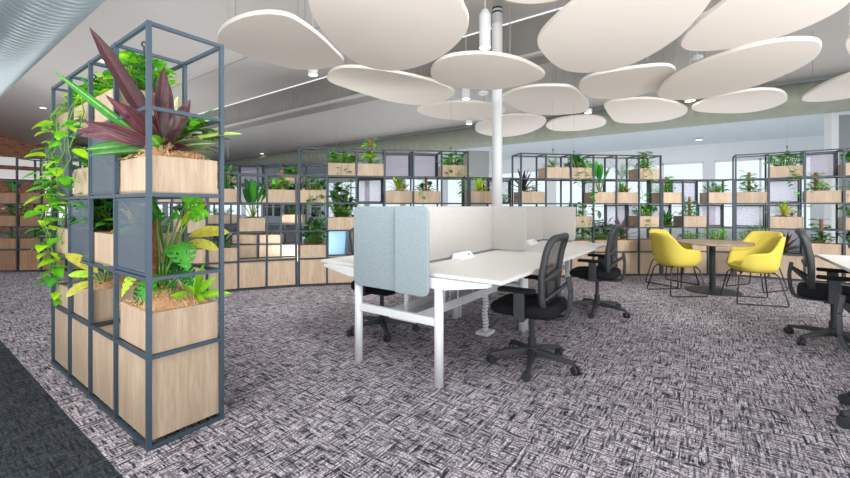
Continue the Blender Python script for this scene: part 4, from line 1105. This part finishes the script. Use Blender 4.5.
# ------------------------------------------------------------------ light
w = bpy.data.worlds.new('world'); bpy.context.scene.world = w; w.use_nodes = True
bg = w.node_tree.nodes['Background']; bg.inputs[0].default_value = (.93, .97, 1, 1); bg.inputs[1].default_value = 1.15
def area(name, loc, target, sx, sy, power, c=(1, 1, 1)):
    l = bpy.data.lights.new(name, 'AREA'); l.shape = 'RECTANGLE'; l.size = sx; l.size_y = sy; l.energy = power; l.color = c
    o = bpy.data.objects.new(name, l); col.objects.link(o); o.location = loc
    o.rotation_euler = (PI, 0, 0) if target is None else (Vector(target) - Vector(loc)).to_track_quat('-Z', 'Y').to_euler(); return o
area('overhead_fill', (-1.5, 1.0, 4.6), (1.5, 2.0, 0), 3, 6, 185, (1, .98, .95))  # unseen overhead fill added behind the camera, no skylight there
area('side_fill', (3.0, -6.5, 2.6), (4, 2, 1.2), 5, 2.4, 120, (1, .99, .97))  # fill added from the right, out of view, no window there
area('upward_fill', (-2.5, -2.6, .5), (3.0, -.2, 3.0), 5, 2, 90, (1, .985, .97))  # unseen upward fills, added to brighten ceiling panels and fronts
area('upward_fill', (5.5, -5.0, .4), (6.5, -1.5, 3.4), 6, 2, 80, (1, .98, .96))
area('upward_fill', (-.2, -1.4, .06), None, 2.4, 2.0, 300, (1, .985, .97))
area('upward_fill', (3.4, -3.6, .06), None, 3.0, 2.0, 190, (1, .985, .97))
area('upward_fill', (-1.6, 2.4, .06), None, 2.0, 2.0, 190, (1, .985, .97))
area('upward_fill', (4.45, 6.3, .06), None, 1.2, 1.2, 80, (1, .985, .97))  # added upward fill, hidden behind the low left shelving
area('row_fill', (1.7, .2, 3.3), (3.6, 5.0, .8), 1.2, 1.2, 40, (1, .98, .95))  # out-of-view fills added to brighten the shelving rows
area('row_fill', (2.2, -3.2, 3.2), (7.6, .2, .9), 1.5, 1.5, 60, (1, .98, .95))
area('upward_fill', (13.4, 3.0, .2), None, 3, 20, 210, (.95, .98, 1))  # more added upward fills, for the ceiling and wall beyond the shelving
area('upward_fill', (9.9, 5.0, .2), None, 1.5, 14, 130, (1, .99, .97))
area('upward_fill', (3.0, 14.5, .2), None, 6, 6, 300, (1, .98, .96))
for o in bpy.data.objects:
    if o.name.startswith('row_fill'): o.data.spread = math.radians(62)
for i, q in enumerate(pend):
    l = bpy.data.lights.new('downlight_lamp', 'SPOT'); l.energy = 70; l.spot_size = math.radians(150); l.spot_blend = 1; l.shadow_soft_size = .25; l.color = (1, .96, .9)
    o = bpy.data.objects.new('downlight_lamp', l); col.objects.link(o); o.location = (q.x, q.y, q.z - .03)
sc = bpy.context.scene
sc.view_settings.view_transform = 'Standard'
sc.view_settings.look = 'None'
sc.view_settings.exposure = 0.0
for o in list(bpy.data.objects):
    for k in ('_abs', '_absoff'):
        if k in o: del o[k]
